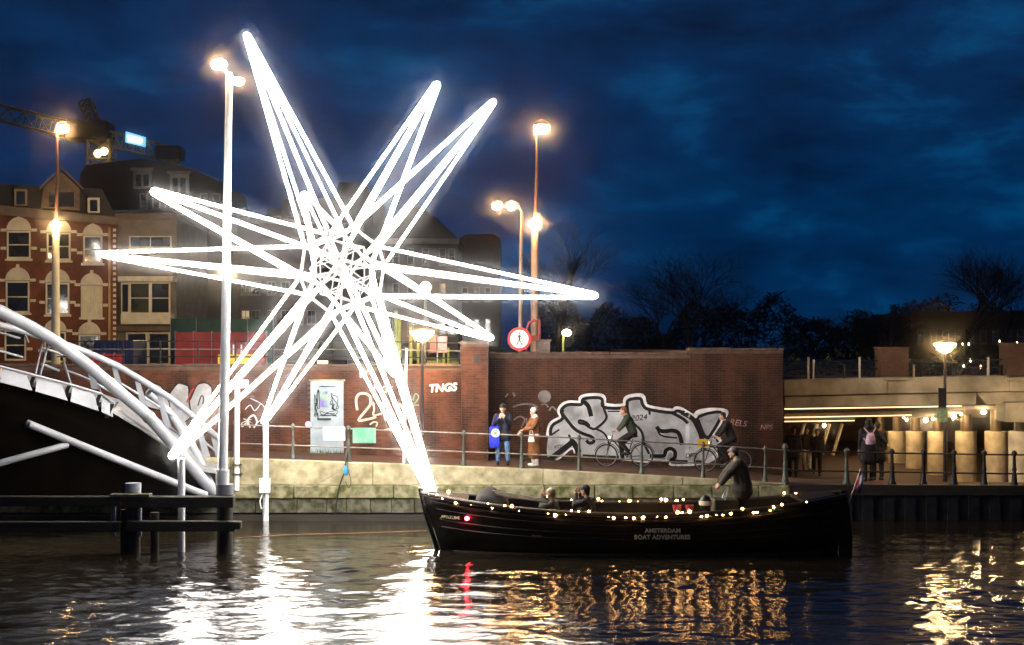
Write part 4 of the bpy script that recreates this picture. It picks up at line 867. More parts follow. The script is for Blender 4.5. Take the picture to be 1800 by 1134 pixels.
# boat crew: local +y is forward; the boat heads to -x so they are turned by 90 degrees
sk = P(1306, 880, YC); sk = (sk.x, YC + .05, .58)
person('skipper in peaked cap and dark jacket leaning over the boat wheel', sk, 88, dict(che=(0,.07,1.25), nek=(0,.13,1.45), hed=(0,.2,1.6), shL=(-.2,.1,1.39), shR=(.2,.1,1.39), elL=(-.22,.34,1.16), wrL=(-.12,.48,.95), elR=(.22,.34,1.16), wrR=(.12,.5,.95)), olive, blackc, leather, hair=hairb, hat=(MM('cap_grey', (.2, .18, .17)), 'peak'), coat=.62, scarf=(MM('shirt_beige', (.4, .33, .18)), [((.0, .16, 1.3), (.02, .12, 1.05), .1, .1)]), h=1.92, bulk=1.42)
m = MB(); m.box(XA(1306, YC) - .35, XA(1306, YC) + .35, YC - .5, YC + .5, .04, .58); m.build('helm_platform', M('boat_floor', (.04, .03, .02)), boat)
SIT = dict(pel=(0,0,.52), che=(0,-.05,.86), nek=(0,-.03,1.06), hed=(0,.02,1.22), shL=(-.185,-.04,1.0), shR=(.185,-.04,1.0), hiL=(-.1,.02,.5), hiR=(.1,.02,.5), knL=(-.13,.42,.48), knR=(.13,.42,.48), anL=(-.13,.44,.1), anR=(.13,.44,.1))
CAMUP = dict(elL=(-.26,.16,.94), wrL=(-.08,.2,1.16), hdL=(.1,.05,1), elR=(.26,.16,.94), wrR=(.08,.2,1.16), hdR=(-.1,.05,1))
person('boat passenger in beige knitted hat raising hands to the face', (XA(969, YC - .2), YC - .2, .13), 70, {**SIT, **CAMUP}, MM('cloth_grey_green', (.05, .05, .04)), blackc, leather, hair=MM('hair_fair', (.3, .18, .1)), hat=(MM('wool_beige', (.5, .38, .28), .9), 'plain'), vox=.014, h=1.78)
person('boat passenger in black coat and dark cap holding a phone to the face', (XA(1030, YC - .15), YC - .15, .13), 62, {**SIT, **CAMUP}, blackc, blackc, leather, hair=MM('hair_black', (.01, .008, .007)), hat=(blackc, 'plain'), vox=.014, h=1.88)
# cyclists
def bicycle(label, loc, flip):
    o = thing('bicycle', label, 'bicycle', loc, 'bicycles ridden along the graffiti wall'); o.rotation_euler = (0, 0, R(90))    # local +y is forward (towards -x)
    fm = M('bike_frame', (.02, .02, .022), .35, .2, .2, 4.); ry = M('tyre', (.012, .012, .012), .8)
    for yy in (.55, -.52):
        m = MB(); ring = [(0, yy + .33 * math.cos(a / 28 * 6.2832), .35 + .33 * math.sin(a / 28 * 6.2832)) for a in range(29)]; m.tube(ring, .02, 6); wh = m.build('wheel', ry, o, smooth=True, local=True)
        m = MB(); m.tube([(0, yy + .305 * math.cos(a / 28 * 6.2832), .35 + .305 * math.sin(a / 28 * 6.2832)) for a in range(29)], .009, 6)
        for a in range(14): m.tube([(.02 * (-1) ** a, yy, .35), (0, yy + .3 * math.cos(a / 14 * 6.2832), .35 + .3 * math.sin(a / 14 * 6.2832))], .0022, 4)
        m.build('rim', grey_steel, wh, smooth=True, local=True)
        m = MB(); m.tube([(0, yy + .38 * math.cos(R(a)), .35 + .38 * math.sin(R(a))) for a in range(20, 171, 15)], .012, 6); m.build('mudguard', fm, o, smooth=True, local=True)
    m = MB(); bb, sd, hd_ = (0, -.08, .3), (0, -.25, .85), (0, .38, .85)
    for a, b_, r_ in ((bb, sd, .016), (bb, hd_, .018), ((0, -.2, .7), (0, .4, .78), .016), ((.03, -.52, .35), (.03, -.1, .3), .01), ((-.03, -.52, .35), (-.03, -.1, .3), .01), ((.03, -.52, .35), (0, -.22, .76), .009), ((0, .36, .95), (0, .55, .35), .015)): m.tube([a, b_], r_, 8)
    m.build('frame', fm, o, smooth=True, local=True)
    m = MB(); m.tube([(-.28, .12, 1.08), (-.26, .26, 1.1), (0, .37, 1.08), (.26, .26, 1.1), (.28, .12, 1.08)], .012, 8); m.tube([(0, .37, 1.08), (0, .36, .9)], .013, 8); m.build('handlebar', grey_steel, o, smooth=True, local=True)
    m = MB(); m.ball((0, -.28, .93), .12, 10, 6, .8, 1.1, .35); m.build('saddle', black_paint, o, smooth=True, local=True)
    m = MB()
    for s_ in (-1, 1): m.tube([(0, -.08, .3), (.07 * s_, -.08 + .12 * s_, .3 - .1 * s_)], .01, 6); m.box(.07 * s_ - .03, .07 * s_ + .05, -.13 + .12 * s_, -.03 + .12 * s_, .28 - .1 * s_, .3 - .1 * s_)
    m.build('crank', grey_steel, o, local=True)
    m = MB(); m.ball((0, .46, .9), .035, 8, 6); m.build('headlamp', EM('bike_light', (1, .85, .6), 30 if flip else 4), o, smooth=True, local=True)
    if flip: m = MB(); m.box(-.18, .18, .45, .78, .76, .8); m.box(-.16, .16, .48, .76, .8, 1.0); m.build('front_crate', M('crate_yellow', (.6, .34, .03), .5), o, local=True)
    return o
RIDE = dict(pel=(0,-.26,1.02), che=(0,-.12,1.36), nek=(0,-.03,1.54), hed=(0,.04,1.69), shL=(-.185,-.08,1.5), shR=(.185,-.08,1.5), elL=(-.27,.06,1.27), elR=(.27,.06,1.27), wrL=(-.27,.2,1.12), wrR=(.27,.2,1.12),
    hiL=(-.1,-.25,1.0), hiR=(.1,-.25,1.0), knL=(-.11,.16,.8), knR=(.11,.1,.68), anL=(-.1,-.1,.47), anR=(.1,.06,.27))
for px, top_, lab, lab2, fl2, hr_ in ((1098, darkgreen, 'cyclist in dark green jacket riding past the silver graffiti', 'black bicycle ridden past the silver graffiti', False, MM('hair_ginger', (.25, .09, .03))), (1272, blackc, 'cyclist in dark jacket riding at the end of the graffiti', 'bicycle with yellow front crate and lit headlamp at the graffiti end', True, hairb)):
    l_ = on_path(px, 46.2); bicycle(lab2, l_, fl2); person(lab, l_, 90, RIDE, top_, blackc, leather, hair=hr_, vox=.014)

# ------------------------------------------------------------------ concrete bridge and underpass on the right
YG = 50.0
cb_ = thing('concrete_bridge', 'weathered concrete girder bridge with lit columns over a pedestrian underpass', 'bridge', (13, YG, .5))
def seg(m, x0, x1, y0a, y0b, y1a, y1b, Ya, d):
    A = [P(x0, y1a, Ya), P(x1, y1b, Ya), P(x1, y0b, Ya), P(x0, y0a, Ya)]; m.loft([A, [p + Vector((0, d, 0)) for p in A]])
m = MB(); seg(m, 1378, 1560, 668, 664, 696, 692, YG, 1.2); m.build('parapet_beam', girder_conc, cb_, bevel=.02)
m = MB(); seg(m, 1560.5, 1775, 664, 660, 692, 688, YG, 1.2); m.build('parapet_beam', girder_conc, cb_, bevel=.02)
m = MB(); seg(m, 1775.5, 1990, 660, 656, 688, 684, YG - .06, 1.2); m.build('parapet_beam', girder_conc, cb_, bevel=.02)
m = MB(); seg(m, 1379, 1716, 696.5, 690, 717, 711, YG + .18, 1.2); m.build('fascia_beam', girder_conc, cb_, bevel=.02)
m = MB(); m.loft([[P(1716, 690, YG+.14), P(1735, 711, YG+.14), P(1990, 708, YG+.14), P(1990, 684, YG+.14)], [P(1716, 690, YG+.14) + Vector((0, 1.2, 0)), P(1735, 711, YG+.14) + Vector((0, 1.2, 0)), P(1990, 708, YG+.14) + Vector((0, 1.2, 0)), P(1990, 684, YG+.14) + Vector((0, 1.2, 0))]]); m.build('fascia_beam', girder_conc, cb_)
m = MB(); seg(m, 1768, 1990, 708, 700, 742, 746, YG - .1, 1.0); m.build('bearing_block', girder_conc, cb_, bevel=.02)
for x0, x1 in ((1553, 1594), (1768, 1812)):
    m = MB(); seg(m, x0 + 1, x1, 663, 663, 669, 669, YG - .18, .4); m.build('pier_ledge', girder_conc, cb_, bevel=.02)
def slabz(Y): return 3.02 - .9 * min(1, max(0, (Y - 50.5) / 10))
m = MB(); yy = [51.3, 54, 57, 60.5, 70, 86]
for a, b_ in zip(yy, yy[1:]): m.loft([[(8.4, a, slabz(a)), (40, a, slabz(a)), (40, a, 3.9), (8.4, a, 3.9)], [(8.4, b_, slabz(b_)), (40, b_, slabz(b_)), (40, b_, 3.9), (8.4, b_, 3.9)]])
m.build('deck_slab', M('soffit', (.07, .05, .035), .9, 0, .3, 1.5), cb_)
strip = EM('strip_light', (1, .68, .34), 2.2)
for x0, x1, y0, y1, Y in ((1379, 1690, 719, 714, 51.2), (1379, 1602, 734, 730, 55.2), (1379, 1502, 741, 739.5, 59.5)):
    m = MB(); m.tube([P(x0, y0, Y - .1), P(x1, y1, Y - .1)], .02, 8); m.build('strip_light', strip, cb_, smooth=True)
    m = MB(); seg(m, x0, x1, y0 - 7, y1 - 7, y0 - 2, y1 - 2, Y, .3); m.build('cross_beam', M('soffit_beam', (.32, .22, .13), .8, 0, .3, 2.), cb_)
colm = M('column_concrete', (.75, .64, .46), .7, 0, .3, 2.2, .2, 20)
spot = EM('spot_lamp', (1, .68, .33), 560)
for k, (px, Y) in enumerate(((1842, 48.9), (1794, 51.6), (1751, 54.3), (1698, 58), (1648, 62), (1609, 65.3), (1577, 68.4), (1548, 72))):
    X = XA(px, Y); g_ = gz(X, Y)
    m = MB(); m.tube([(X, Y, g_ - .1), (X, Y, ZA(758, Y))], .4, 20); c_ = m.build('column', colm, cb_, smooth=True)
    m = MB(); m.tube([(X, Y, ZA(758, Y)), (X, Y, 3.1)], .2, 16); m.build('column_neck', M('column_neck', (.16, .12, .08), .4, .4), c_, smooth=True)
    m = MB(); m.ball((X - .75, Y - 1.0, slabz(Y - 1) - .12 if Y > 52 else 2.75), .07, 10, 6); m.build('spot_lamp', spot, cb_, smooth=True)
    if k: m = MB(); m.ball((X - 1.3, Y - .2, slabz(Y) - .15), .035, 8, 6); m.build('spot_lamp', spot, cb_, smooth=True)
m = MB(); m.box(23.6, 24, 48, 86, -.2, 3.6); m.build('side_wall', M('unlit_wall', (.035, .025, .018), .9, 0, .3, 1.), cb_)  # base colour darkened so the gaps between columns look unlit
m = MB(); m.box(8.4, 24, 84, 84.4, -.2, 3.6); m.build('back_wall', brickmat('brick_far', (.12, .05, .035), (.17, .07, .045), (.1, .08, .06)), cb_)
m = MB(); m.ball(P(1449, 748, 62), .05, 8, 6); m.build('spot_lamp', spot, cb_, smooth=True)
for k in range(4):      # slanted struts at the back of the underpass
    m = MB(); x = 1398 + 22 * k; m.tube([P(x + 16, 745, 70), P(x, 800, 70)], .08, 8); m.build('slanted_strut', colm, cb_, smooth=True)
for x0, x1, y0 in ((1548, 1596, 613), (1770, 1822, 606)):
    bp2 = thing('brick_parapet_pier', 'squat dark brick pier rising from the concrete bridge parapet' + (' beside the bowl lamp' if x0 < 1600 else ' at the far end'), 'pier', P((x0 + x1) / 2, 663, YG + .5))
    m = MB(); m.box(XA(x0, YG), XA(x1, YG), YG - .1, YG + .8, ZA(662, YG), ZA(y0, YG)); m.build('shaft', brickmat('brick_pier_dark', (.1, .055, .035), (.15, .075, .05), (.08, .06, .05)), bp2)
    m = MB(); m.box(XA(x0 - 2, YG), XA(x1 + 2, YG), YG - .14, YG + .84, ZA(y0, YG), ZA(y0 - 3, YG)); m.build('cap', M('brick_coping', (.1, .06, .045)), bp2)
br_ = thing('bridge_railing', 'thin dark railing with pale posts on top of the concrete bridge', 'railing', P(1500, 664, YG + .4))
pale = M('post_pale', (.55, .5, .42), .5)
for x in (1421, 1430, 1484, 1511, 1606, 1618, 1675, 1737, 1760):
    m = MB(); m.box(XA(x - 1.6, YG+.4), XA(x + 1.6, YG+.4), YG + .36, YG + .44, 3.8, ZA(628 if x in (1421, 1511, 1737) else 641 if x != 1430 else 632, YG+.4)); m.build('post', pale if x in (1421, 1430, 1511, 1606, 1737) else dark_steel, br_)
for y in (634, 648):
    m = MB(); m.tube([P(1380, y + 2, YG+.42), P(1900, y - 4, YG+.42)], .02, 6); m.build('rail', dark_steel, br_, smooth=True)
rb2 = random.Random(21)
for k, (x, y, col_) in enumerate(((1674,656,0),(1684,655,0),(1694,654,0),(1694,644,0),(1716,652,1),(1724,645,1),(1706,633,0),(1764,650,1),(1757,600,0),(1692,605,0),(1703,605,0),(1788,603,0))):
    Y = 62 + 3 * (k % 5); o_ = thing('far_light', 'tiny lit lantern of the traffic beyond the concrete bridge' if y > 620 else 'tiny lit window lantern on the dark building beyond the bridge', 'light', P(x, y, Y), 'specks of light beyond the concrete bridge' if y > 620 else 'specks of light on the dark building')
    m = MB(); m.ball(P(x, y, Y), .055 if y > 620 else .04, 8, 6, .7, .7, 1.6); m.build('glass', EM('speck_warm', (1, .8, .6), 7) if not col_ else EM('speck_red', (1, .3, .15), 5), o_, smooth=True)
    m = MB(); m.box(P(x, y, Y).x - .03, P(x, y, Y).x + .03, Y + .05, Y + .1, P(x, y, Y).z - .2, P(x, y, Y).z + .12); m.build('back_plate', dark_steel, o_)

# ------------------------------------------------------------------ street level above the wall
sr = thing('street_railing', 'dark thin railing along the street above the red brick wall', 'railing', (-10, 47.2, 4))
for x in list(range(150, 812, 66)):
    m = MB(); m.box(XA(x - 1.3, 47.2), XA(x + 1.3, 47.2), 47.17, 47.23, 4.0, ZA(598 if x < 640 else 608, 47.2)); m.build('post', dark_steel, sr)
for y in (600, 614, 627):
    m = MB(); m.tube([P(100, y, 47.2), P(640, y, 47.2), P(812, y + 3, 47.2)], .018, 6); m.build('rail', rail_steel if y == 614 else dark_steel, sr, smooth=True)
ys_ = thing('yellow_road_sign', 'yellow road works sign with black border behind the white lamp mast', 'sign', P(415, 668, 48.5))
m = MB(); m.box(XA(383, 48.5), XA(447, 48.5), 48.47, 48.5, ZA(665, 48.5), ZA(623, 48.5)); pn = m.build('panel', M('sign_yellow', (.85, .5, .03), .5, 0, .1, 3.), ys_, bevel=.008)
m = MB()
for a in ((387, 443, 627, 629), (387, 443, 659, 661), (387, 389, 629, 659), (441, 443, 629, 659)): m.box(XA(a[0], 48.5), XA(a[1], 48.5), 48.46, 48.469, ZA(a[3], 48.5), ZA(a[2], 48.5))
m.build('border', black_paint, pn)
for x in (410, 424): m = MB(); m.box(XA(x - 1, 48.5), XA(x + 1, 48.5), 48.51, 48.56, 4.0, ZA(606, 48.5)); m.build('post', white_steel, ys_)
ps = thing('no_pedestrians_sign', 'round white no-walking sign with red ring and black walking figure', 'sign', P(913, 624, 47.9))
Cs = P(913, 596, 47.9)
m = MB(); m.lathe([(.37, 0), (.37, .02)], Cs, 28, axis='y'); m.build('red_ring', M('sign_red', (.5, .015, .02), .4, 0, .05, 3.), ps)
m = MB(); m.lathe([(.285, -.006), (.285, 0)], Cs + Vector((0, -.002, 0)), 28, axis='y'); wd = m.build('white_disc', M('sign_white', (.8, .8, .8), .4, 0, .05, 3.), ps)
m = MB(); s3 = lambda x, y, off=0.: Cs + Vector((x * .01, -.012 - off, -y * .01))
m.add([s3(2.5 * math.cos(a / 12 * 6.283), -17 + 2.5 * math.sin(a / 12 * 6.283)) for a in range(12)], [tuple(range(12))])
for k, (p_, w_) in enumerate((([(0, -13), (0, 3)], 6.), ([(0, 1), (-4, 10), (-9, 20)], 3.4), ([(0, 1), (4, 10), (9, 20)], 3.4), ([(-1, -12), (-6, -5), (-6, 2)], 2.2), ([(1, -12), (6, -6), (7, 1)], 2.2))): ribbon(m, p_, w_, s3, .0004 * k)
m.build('walking_figure', black_paint, wd)
m = MB(); m.tube([P(913, 628, 47.95), P(913, 590, 47.95)], .03, 8); m.build('post', grey_steel, ps, smooth=True)
sb = thing('double_sign_box', 'pair of small reddish sign boxes on a post above the brick wall', 'sign', P(771, 640, 49))
for a, b_, mt in ((756, 768, M('sign_maroon', (.25, .06, .06), .5)), (770, 786, M('sign_rose', (.5, .25, .25), .4, 0, .5, 8.))): m = MB(); m.box(XA(a, 49), XA(b_, 49), 48.95, 49.08, ZA(620, 49), ZA(591, 49)); m.build('sign_box', mt, sb, bevel=.01)
m = MB(); m.tube([P(769, 641, 49.1), P(769, 590, 49.1)], .03, 8); m.build('post', grey_steel, sb, smooth=True)
postm = M('post_lime', (.45, .55, .12), .5)
for k, (x, y0, y1, r_) in enumerate(((684,562,640,.05),(696,548,640,.06),(702,560,640,.06),(722,575,640,.07),(735,600,640,.05),(780,612,640,.04),(788,612,640,.04))):
    o_ = thing('yellow_post', 'thin lime yellow post on the street behind the star', 'post', P(x, 641, 56), 'lime yellow posts behind the star')
    m = MB(); m.tube([P(x, 642, 56), P(x, y0, 56)], r_, 8); m.build('shaft', postm, o_, smooth=True); m = MB(); m.ball(P(x, y0, 56), r_ * 1.15, 8, 6); m.build('knob', grey_steel, o_, smooth=True)
def fence(name, label, xs_, y0, y1, Y, mat):
    o = thing(name, label, 'fence', P(xs_[0], y1, Y))
    for a, b_ in zip(xs_, xs_[1:]): m = MB(); m.box(XA(a, Y) + .02, XA(b_, Y) - .02, Y - .02, Y + .02, 4.0, ZA(y0, Y)); m.build('panel', mat, o)
    for a in xs_: m = MB(); m.box(XA(a, Y) - .03, XA(a, Y) + .03, Y + .03, Y + .09, 4.0, ZA(y0 - 2, Y)); m.build('post', grey_steel, o)
    return o
fence('red_site_fence', 'red painted site hoarding in front of the dark terrace', [308, 340, 372, 404, 436, 468], 584, 650, 60, M('fence_red', (.42, .035, .03), .6, 0, .35, 1.5))
fence('green_site_fence', 'dark green netting hoarding behind the red hoarding', [300, 345, 390, 435, 480], 560, 650, 62, M('fence_green', (.02, .07, .045), .8, 0, .4, 2.))
fence('red_barrier', 'low red barrier panels beside the footbridge railing', [128, 146, 164, 182, 200, 216], 622, 655, 55, M('barrier_red', (.5, .04, .04), .5, 0, .3, 3.))
bc_ = thing('blue_container', 'dark blue container standing in front of the white bay-window house', 'container', P(200, 645, 58))
m = MB(); m.box(XA(165, 58), XA(234, 58), 58, 60.2, 4.0, ZA(598, 58)); m.build('body', M('container_blue', (.015, .03, .11), .5, .2, .4, 2.), bc_, bevel=.02)
for k in range(9): m = MB(); x = XA(168 + 7.4 * k, 58); m.box(x, x + .07, 57.96, 58.0, 4.06, ZA(600, 58)); m.build('rib', M('container_blue', (.015, .03, .11)), bc_)
m = MB(); m.box(XA(925, 49), XA(968, 49) - .6, 49, 49.5, 4.0, 4.0 + .01); 
ub = thing('utility_box', 'small weathered utility cabinet above the graffiti wall', 'cabinet', P(955, 622, 48.6))
m = MB(); m.box(XA(943, 48.6), XA(967, 48.6), 48.5, 48.8, 4.0, ZA(600, 48.6)); m.build('body', M('cabinet', (.2, .15, .12), .6, 0, .4, 6.), ub, bevel=.01); m = MB(); m.box(XA(941, 48.6), XA(969, 48.6), 48.47, 48.83, ZA(600, 48.6), ZA(597, 48.6)); m.build('lid', M('cabinet', (.2, .15, .12)), ub)
rt = thing('red_hoop', 'dull red hoop frame standing behind the round sign', 'frame', P(935, 620, 49.4))
m = MB(); m.tube([P(926, 626, 49.4), P(926, 580, 49.4), P(930, 567, 49.4), P(940, 563, 49.4), P(948, 563, 49.4), P(948, 626, 49.4)], .045, 8); m.build('hoop', M('hoop_red', (.3, .05, .05), .5), rt, smooth=True)
m = MB(); m.box(XA(927, 49.4), XA(947, 49.4), 49.38, 49.42, ZA(600, 49.4), ZA(590, 49.4)); m.build('cross_panel', M('hoop_red', (.3, .05, .05)), rt)
cn = thing('lit_shop_sign', 'small orange lit sign on the street wall top beyond the door', 'sign', P(565, 640, 52))
m = MB(); m.box(XA(558, 52), XA(576, 52), 51.95, 52.05, ZA(646, 52), ZA(634, 52)); m.build('light_panel', EM('shop_orange', (1, .55, .25), 2.5), cn); m = MB(); m.box(XA(556, 52), XA(578, 52), 52.06, 52.2, 4.0, ZA(632, 52)); m.build('housing', dark_steel, cn)

# ------------------------------------------------------------------ houses
cream = M('cream_paint', (.72, .66, .5), .6, 0, .15, 2.); redb = brickmat('brick_house', (.2, .055, .025), (.27, .075, .035), (.16, .11, .08))
gl = glassmat('window_glass'); curtain = M('curtain_cream', (.75, .7, .5), .8, 0, .25, 6., stretch=(6, 6, .3)); slate = M('roof_slate', (.014, .012, .011), .6, 0, .4, 5., .3)
fa = Facade(77.2, .32, -22.8)
rh = thing('red_brick_house', 'red brick house with cream arched window heads and dormers in the slate roof', 'house', fa.pt(105, 645))
m = MB(); fa.poly(m, [(-70, 648), (205, 648), (205, 384), (-70, 356)], -8, 0); m.build('wall', redb, rh)
m = MB(); fa.poly(m, [(-70, 372), (207, 397), (207, 383), (-70, 354)], .003, .3); m.build('cornice', M('cornice_brown', (.16, .11, .08), .7, 0, .2, 3.), rh)
m = MB(); fa.poly(m, [(-70, 353), (206, 382), (180, 330), (-70, 318)], -4, -.6); m.build('roof', slate, rh)
for (x0, x1, y0, y1) in ((25, 48, 333, 362), (154, 175, 348, 374)):
    m = MB(); fa.rect(m, x0, x1, y0, y1, -.55, .15); dm = m.build('dormer', cream if x0 > 100 else M('dormer_brown', (.3, .22, .14), .7), rh)
    m = MB(); fa.poly(m, [(x0 - 3, y0), (x1 + 3, y0), ((x0 + x1) / 2, y0 - 9)], -.5, .25); m.build('dormer_roof', slate, dm)
    m = MB(); fa.rect(m, x0 + 4, x1 - 4, y0 + 4, y1 - 2, .15, .17); m.build('dormer_window', gl, dm)
m = MB(); fa.poly(m, [(72, 366), (140, 371), (140, 332), (108, 303), (76, 330)], -.5, .12); gb = m.build('gable', M('gable_timber', (.2, .14, .09), .8, 0, .3, 3.), rh)
m = MB(); fa.poly(m, [(70, 334), (108, 299), (146, 336), (146, 331), (108, 294), (70, 329)], -.45, .3); m.build('gable_board', M('cornice_brown', (.16, .11, .08)), gb)
m = MB(); fa.rect(m, 86, 130, 338, 364, .12, .15); m.build('gable_window', gl, gb)
def arch_window(f, par, cx, y0, y1, hw, glass, sillon=True):
    """cream frame with a half-round head; y0 springing line, y1 sill"""
    arc = [(cx + hw * math.cos(a * math.pi / 10), y0 - hw * 1.05 * math.sin(a * math.pi / 10)) for a in range(11)]
    m = MB(); f.poly(m, arc, .01, .12); hd_ = m.build('arch_head', cream, par)
    m = MB(); f.rect(m, cx - 3, cx + 3, y0 - hw * 1.05 - 5, y0 - hw * 1.05 + 3, .02, .18); m.build('keystone', cream, hd_)
    wn = f.window(par, cx - hw + 1, cx + hw - 1, y0 + 1, y1, cream, glass, 1, 1, 3.2, sillon)
    for s_ in (-1, 1):
        for yy_ in (y0 - 3, y0 + (y1 - y0) * .58):
            m = MB(); f.rect(m, cx + s_ * (hw + 5) - 5, cx + s_ * (hw + 5) + 5, yy_, yy_ + 5, .005, .06); m.build('stone_band', cream, par)
for cx, dy in ((33, -6), (103, -3), (163, 2)):
    arch_window(fa, rh, cx, 411 + dy, 461 + dy, 22 if cx < 150 else 18, gl)
    arch_window(fa, rh, cx - 2, 499 + dy, 556 + dy, 22 if cx < 150 else 20, curtain if cx > 150 else gl)
    arch_window(fa, rh, cx - 6, 585 + dy, 640 + dy, 20, gl, False)
m = MB(); fa.rect(m, 190, 194, 400, 600, .02, .14); m.build('drainpipe', M('pipe_ochre', (.5, .33, .12), .6), rh)
for k in range(22): m = MB(); fa.rect(m, 198.5, 204, 402 + 9.6 * k, 407 + 9.6 * k, .005, .05); m.build('quoin', cream, rh)

fw = Facade(78.6)
wh_ = thing('white_bay_house', 'cream house with a projecting glazed bay window and flat parapet', 'house', fw.pt(257, 646))
m = MB(); fw.rect(m, 206, 310, 384, 648, -8, 0); m.build('wall', M('render_grey', (.22, .18, .13), .8, 0, .25, 1.5), wh_)
m = MB(); fw.rect(m, 204, 312, 376, 386, -8, .25); m.build('parapet', M('cornice_brown', (.16, .11, .08)), wh_)
fw.window(wh_, 228, 302, 415, 436, cream, gl, 0, 2, 2.2)
bay = MB(); bp0 = [fw.pt(211, 572), fw.pt(299, 572)]
bay_o = thing('x', 'x', 'x', (0, 0, 0)); bpy.data.objects.remove(bay_o)
fbay = Facade(77.7)
m = MB(); fbay.rect(m, 212, 300, 552, 570, -.9, 0); by = m.build('bay_window', cream, wh_, bevel=.02)
m = MB(); fbay.rect(m, 208, 305, 486, 495, -.9, .12); m.build('bay_cornice', cream, by)
fbay.window(wh_, 227, 264, 496, 552, cream, glassmat('window_green', (.05, .06, .02)), 1, 1, 2.6, False, -.1); fbay.window(wh_, 264, 299, 496, 552, cream, gl, 1, 1, 2.6, False, -.1)
m = MB(); fbay.rect(m, 212, 226, 496, 552, -.9, -.12); m.build('bay_side', cream, wh_)
m = MB(); fbay.rect(m, 214, 224, 500, 548, -.119, -.1); m.build('bay_side_pane', gl, wh_)
m = MB(); fw.rect(m, 205, 311, 573, 582, .003, .5); m.build('shop_canopy', M('cornice_brown', (.16, .11, .08)), wh_)
fw.window(wh_, 222, 260, 584, 642, cream, gl, 1, 1, 3.2, False); fw.window(wh_, 260, 300, 584, 642, cream, gl, 1, 1, 3.2, False)

fg = Facade(92)
gb_ = thing('grey_mansard_block', 'tall grey block with slate mansard roof and pale dormers behind the houses', 'building', fg.pt(270, 640))
m = MB(); fg.rect(m, 140, 396, 372, 645, -10, 0); m.build('wall', M('stone_dark', (.055, .042, .034), .85, 0, .3, 1.), gb_)
m = MB(); fg.poly(m, [(136, 372), (398, 372), (384, 318), (340, 296), (246, 278), (150, 290), (140, 306)], -9, -.1); m.build('mansard_roof', slate, gb_)
for x0, x1, y0, y1 in ((236, 268, 300, 332), (300, 334, 306, 360)):
    m = MB(); fg.rect(m, x0, x1, y0, y1, -.2, .25); dd = m.build('dormer', M('dormer_grey', (.2, .175, .14), .7), gb_)
    for q_ in (x0 + 5, (x0 + x1) / 2 + 2): m = MB(); fg.rect(m, q_, q_ + 9, y0 + 8, y1 - 4, .25, .27); m.build('dormer_pane', gl, dd)
    m = MB(); fg.rect(m, x0 - 4, x1 + 4, y0 - 4, y0, -.2, .4); m.build('dormer_cornice', M('dormer_grey', (.2, .175, .14)), dd)
for x in (246, 268, 290, 352, 374): fg.window(gb_, x, x + 14, 340, 368, M('dormer_grey', (.2, .175, .14)), gl, 1, 1, 2)
m = MB(); fg.rect(m, 138, 398, 370, 375, .003, .4); m.build('cornice', M('dormer_grey', (.2, .175, .14)), gb_)

ft = Facade(96)
te = thing('dark_terrace', 'dark brown terrace with pale sash windows behind the red hoarding', 'building', ft.pt(430, 640))
m = MB(); ft.rect(m, 300, 560, 392, 645, -10, 0); m.build('wall', brickmat('brick_terrace', (.06, .026, .018), (.085, .036, .024), (.05, .036, .03)), te)
m = MB(); ft.rect(m, 298, 562, 386, 393, -10, .3); m.build('cornice', M('dormer_grey', (.2, .175, .14)), te)
wfr = M('window_frame_dull', (.2, .165, .11), .6)
for r_, (y0, y1) in enumerate(((402, 428), (495, 518), (545, 570))):
    for x in (306, 330, 360, 384, 424, 442, 470, 494, 518, 540):
        if r_ == 0 and x > 400: continue
        lit = r_ == 2 and x in (424,)
        ft.window(te, x, x + 16, y0, y1, wfr, EM('window_lit', (1, .62, .22), .35) if lit else gl, 1, 2, 1.6)
fm_ = Facade(100)
mg = thing('gabled_block', 'dark block with hipped slate roof and long cornice behind the star', 'building', fm_.pt(740, 640))
m = MB(); fm_.rect(m, 655, 805, 428, 645, -10, 0); m.build('wall', M('stone_mid', (.06, .042, .03), .85, 0, .3, 1.), mg)
m = MB(); fm_.rect(m, 650, 808, 420, 429, -10, .5); m.build('cornice', M('dormer_grey', (.2, .175, .14)), mg)
m = MB(); fm_.poly(m, [(648, 420), (806, 420), (770, 385), (752, 372), (735, 360), (700, 372), (655, 400)], -9, .2); m.build('hipped_roof', slate, mg)
for x in (664, 690, 716, 742, 772, 788): fm_.window(mg, x, x + 12, 436, 466, wfr, gl, 1, 1, 1.6); fm_.window(mg, x, x + 12, 560, 590, wfr, gl, 1, 1, 1.6)
for x in (664, 690, 716, 772): fm_.window(mg, x, x + 12, 498, 530, wfr, gl, 1, 1, 1.6)
fk = Facade(108)
bk = thing('dark_corner_block', 'dark blunt corner block right of the gabled block', 'building', fk.pt(840, 640))
m = MB(); fk.poly(m, [(800, 645), (880, 645), (880, 418), (866, 410), (818, 412), (800, 424)], -10, 0); m.build('wall', M('stone_dark2', (.05, .035, .03), .9, 0, .3, 1.), bk)
for x in (812, 832, 852): fk.window(bk, x, x + 11, 505, 530, wfr, gl, 1, 1, 1.5); fk.window(bk, x, x + 11, 560, 585, wfr, gl, 1, 1, 1.5)
fs_ = Facade(104)
st_ = thing('stepped_back_block', 'dark tower block behind the top of the star core', 'building', fs_.pt(600, 640))
m = MB(); fs_.poly(m, [(470, 645), (656, 645), (656, 340), (640, 322), (596, 320), (588, 348), (500, 350), (494, 366), (470, 368)], -10, 0); m.build('wall', M('stone_dark3', (.03, .025, .022), .9, 0, .3, 1.), st_)
for x in (480, 505, 575, 600, 625): fs_.window(st_, x, x + 14, 380, 405, wfr, gl, 1, 1, 1.6)
fd = Facade(110)
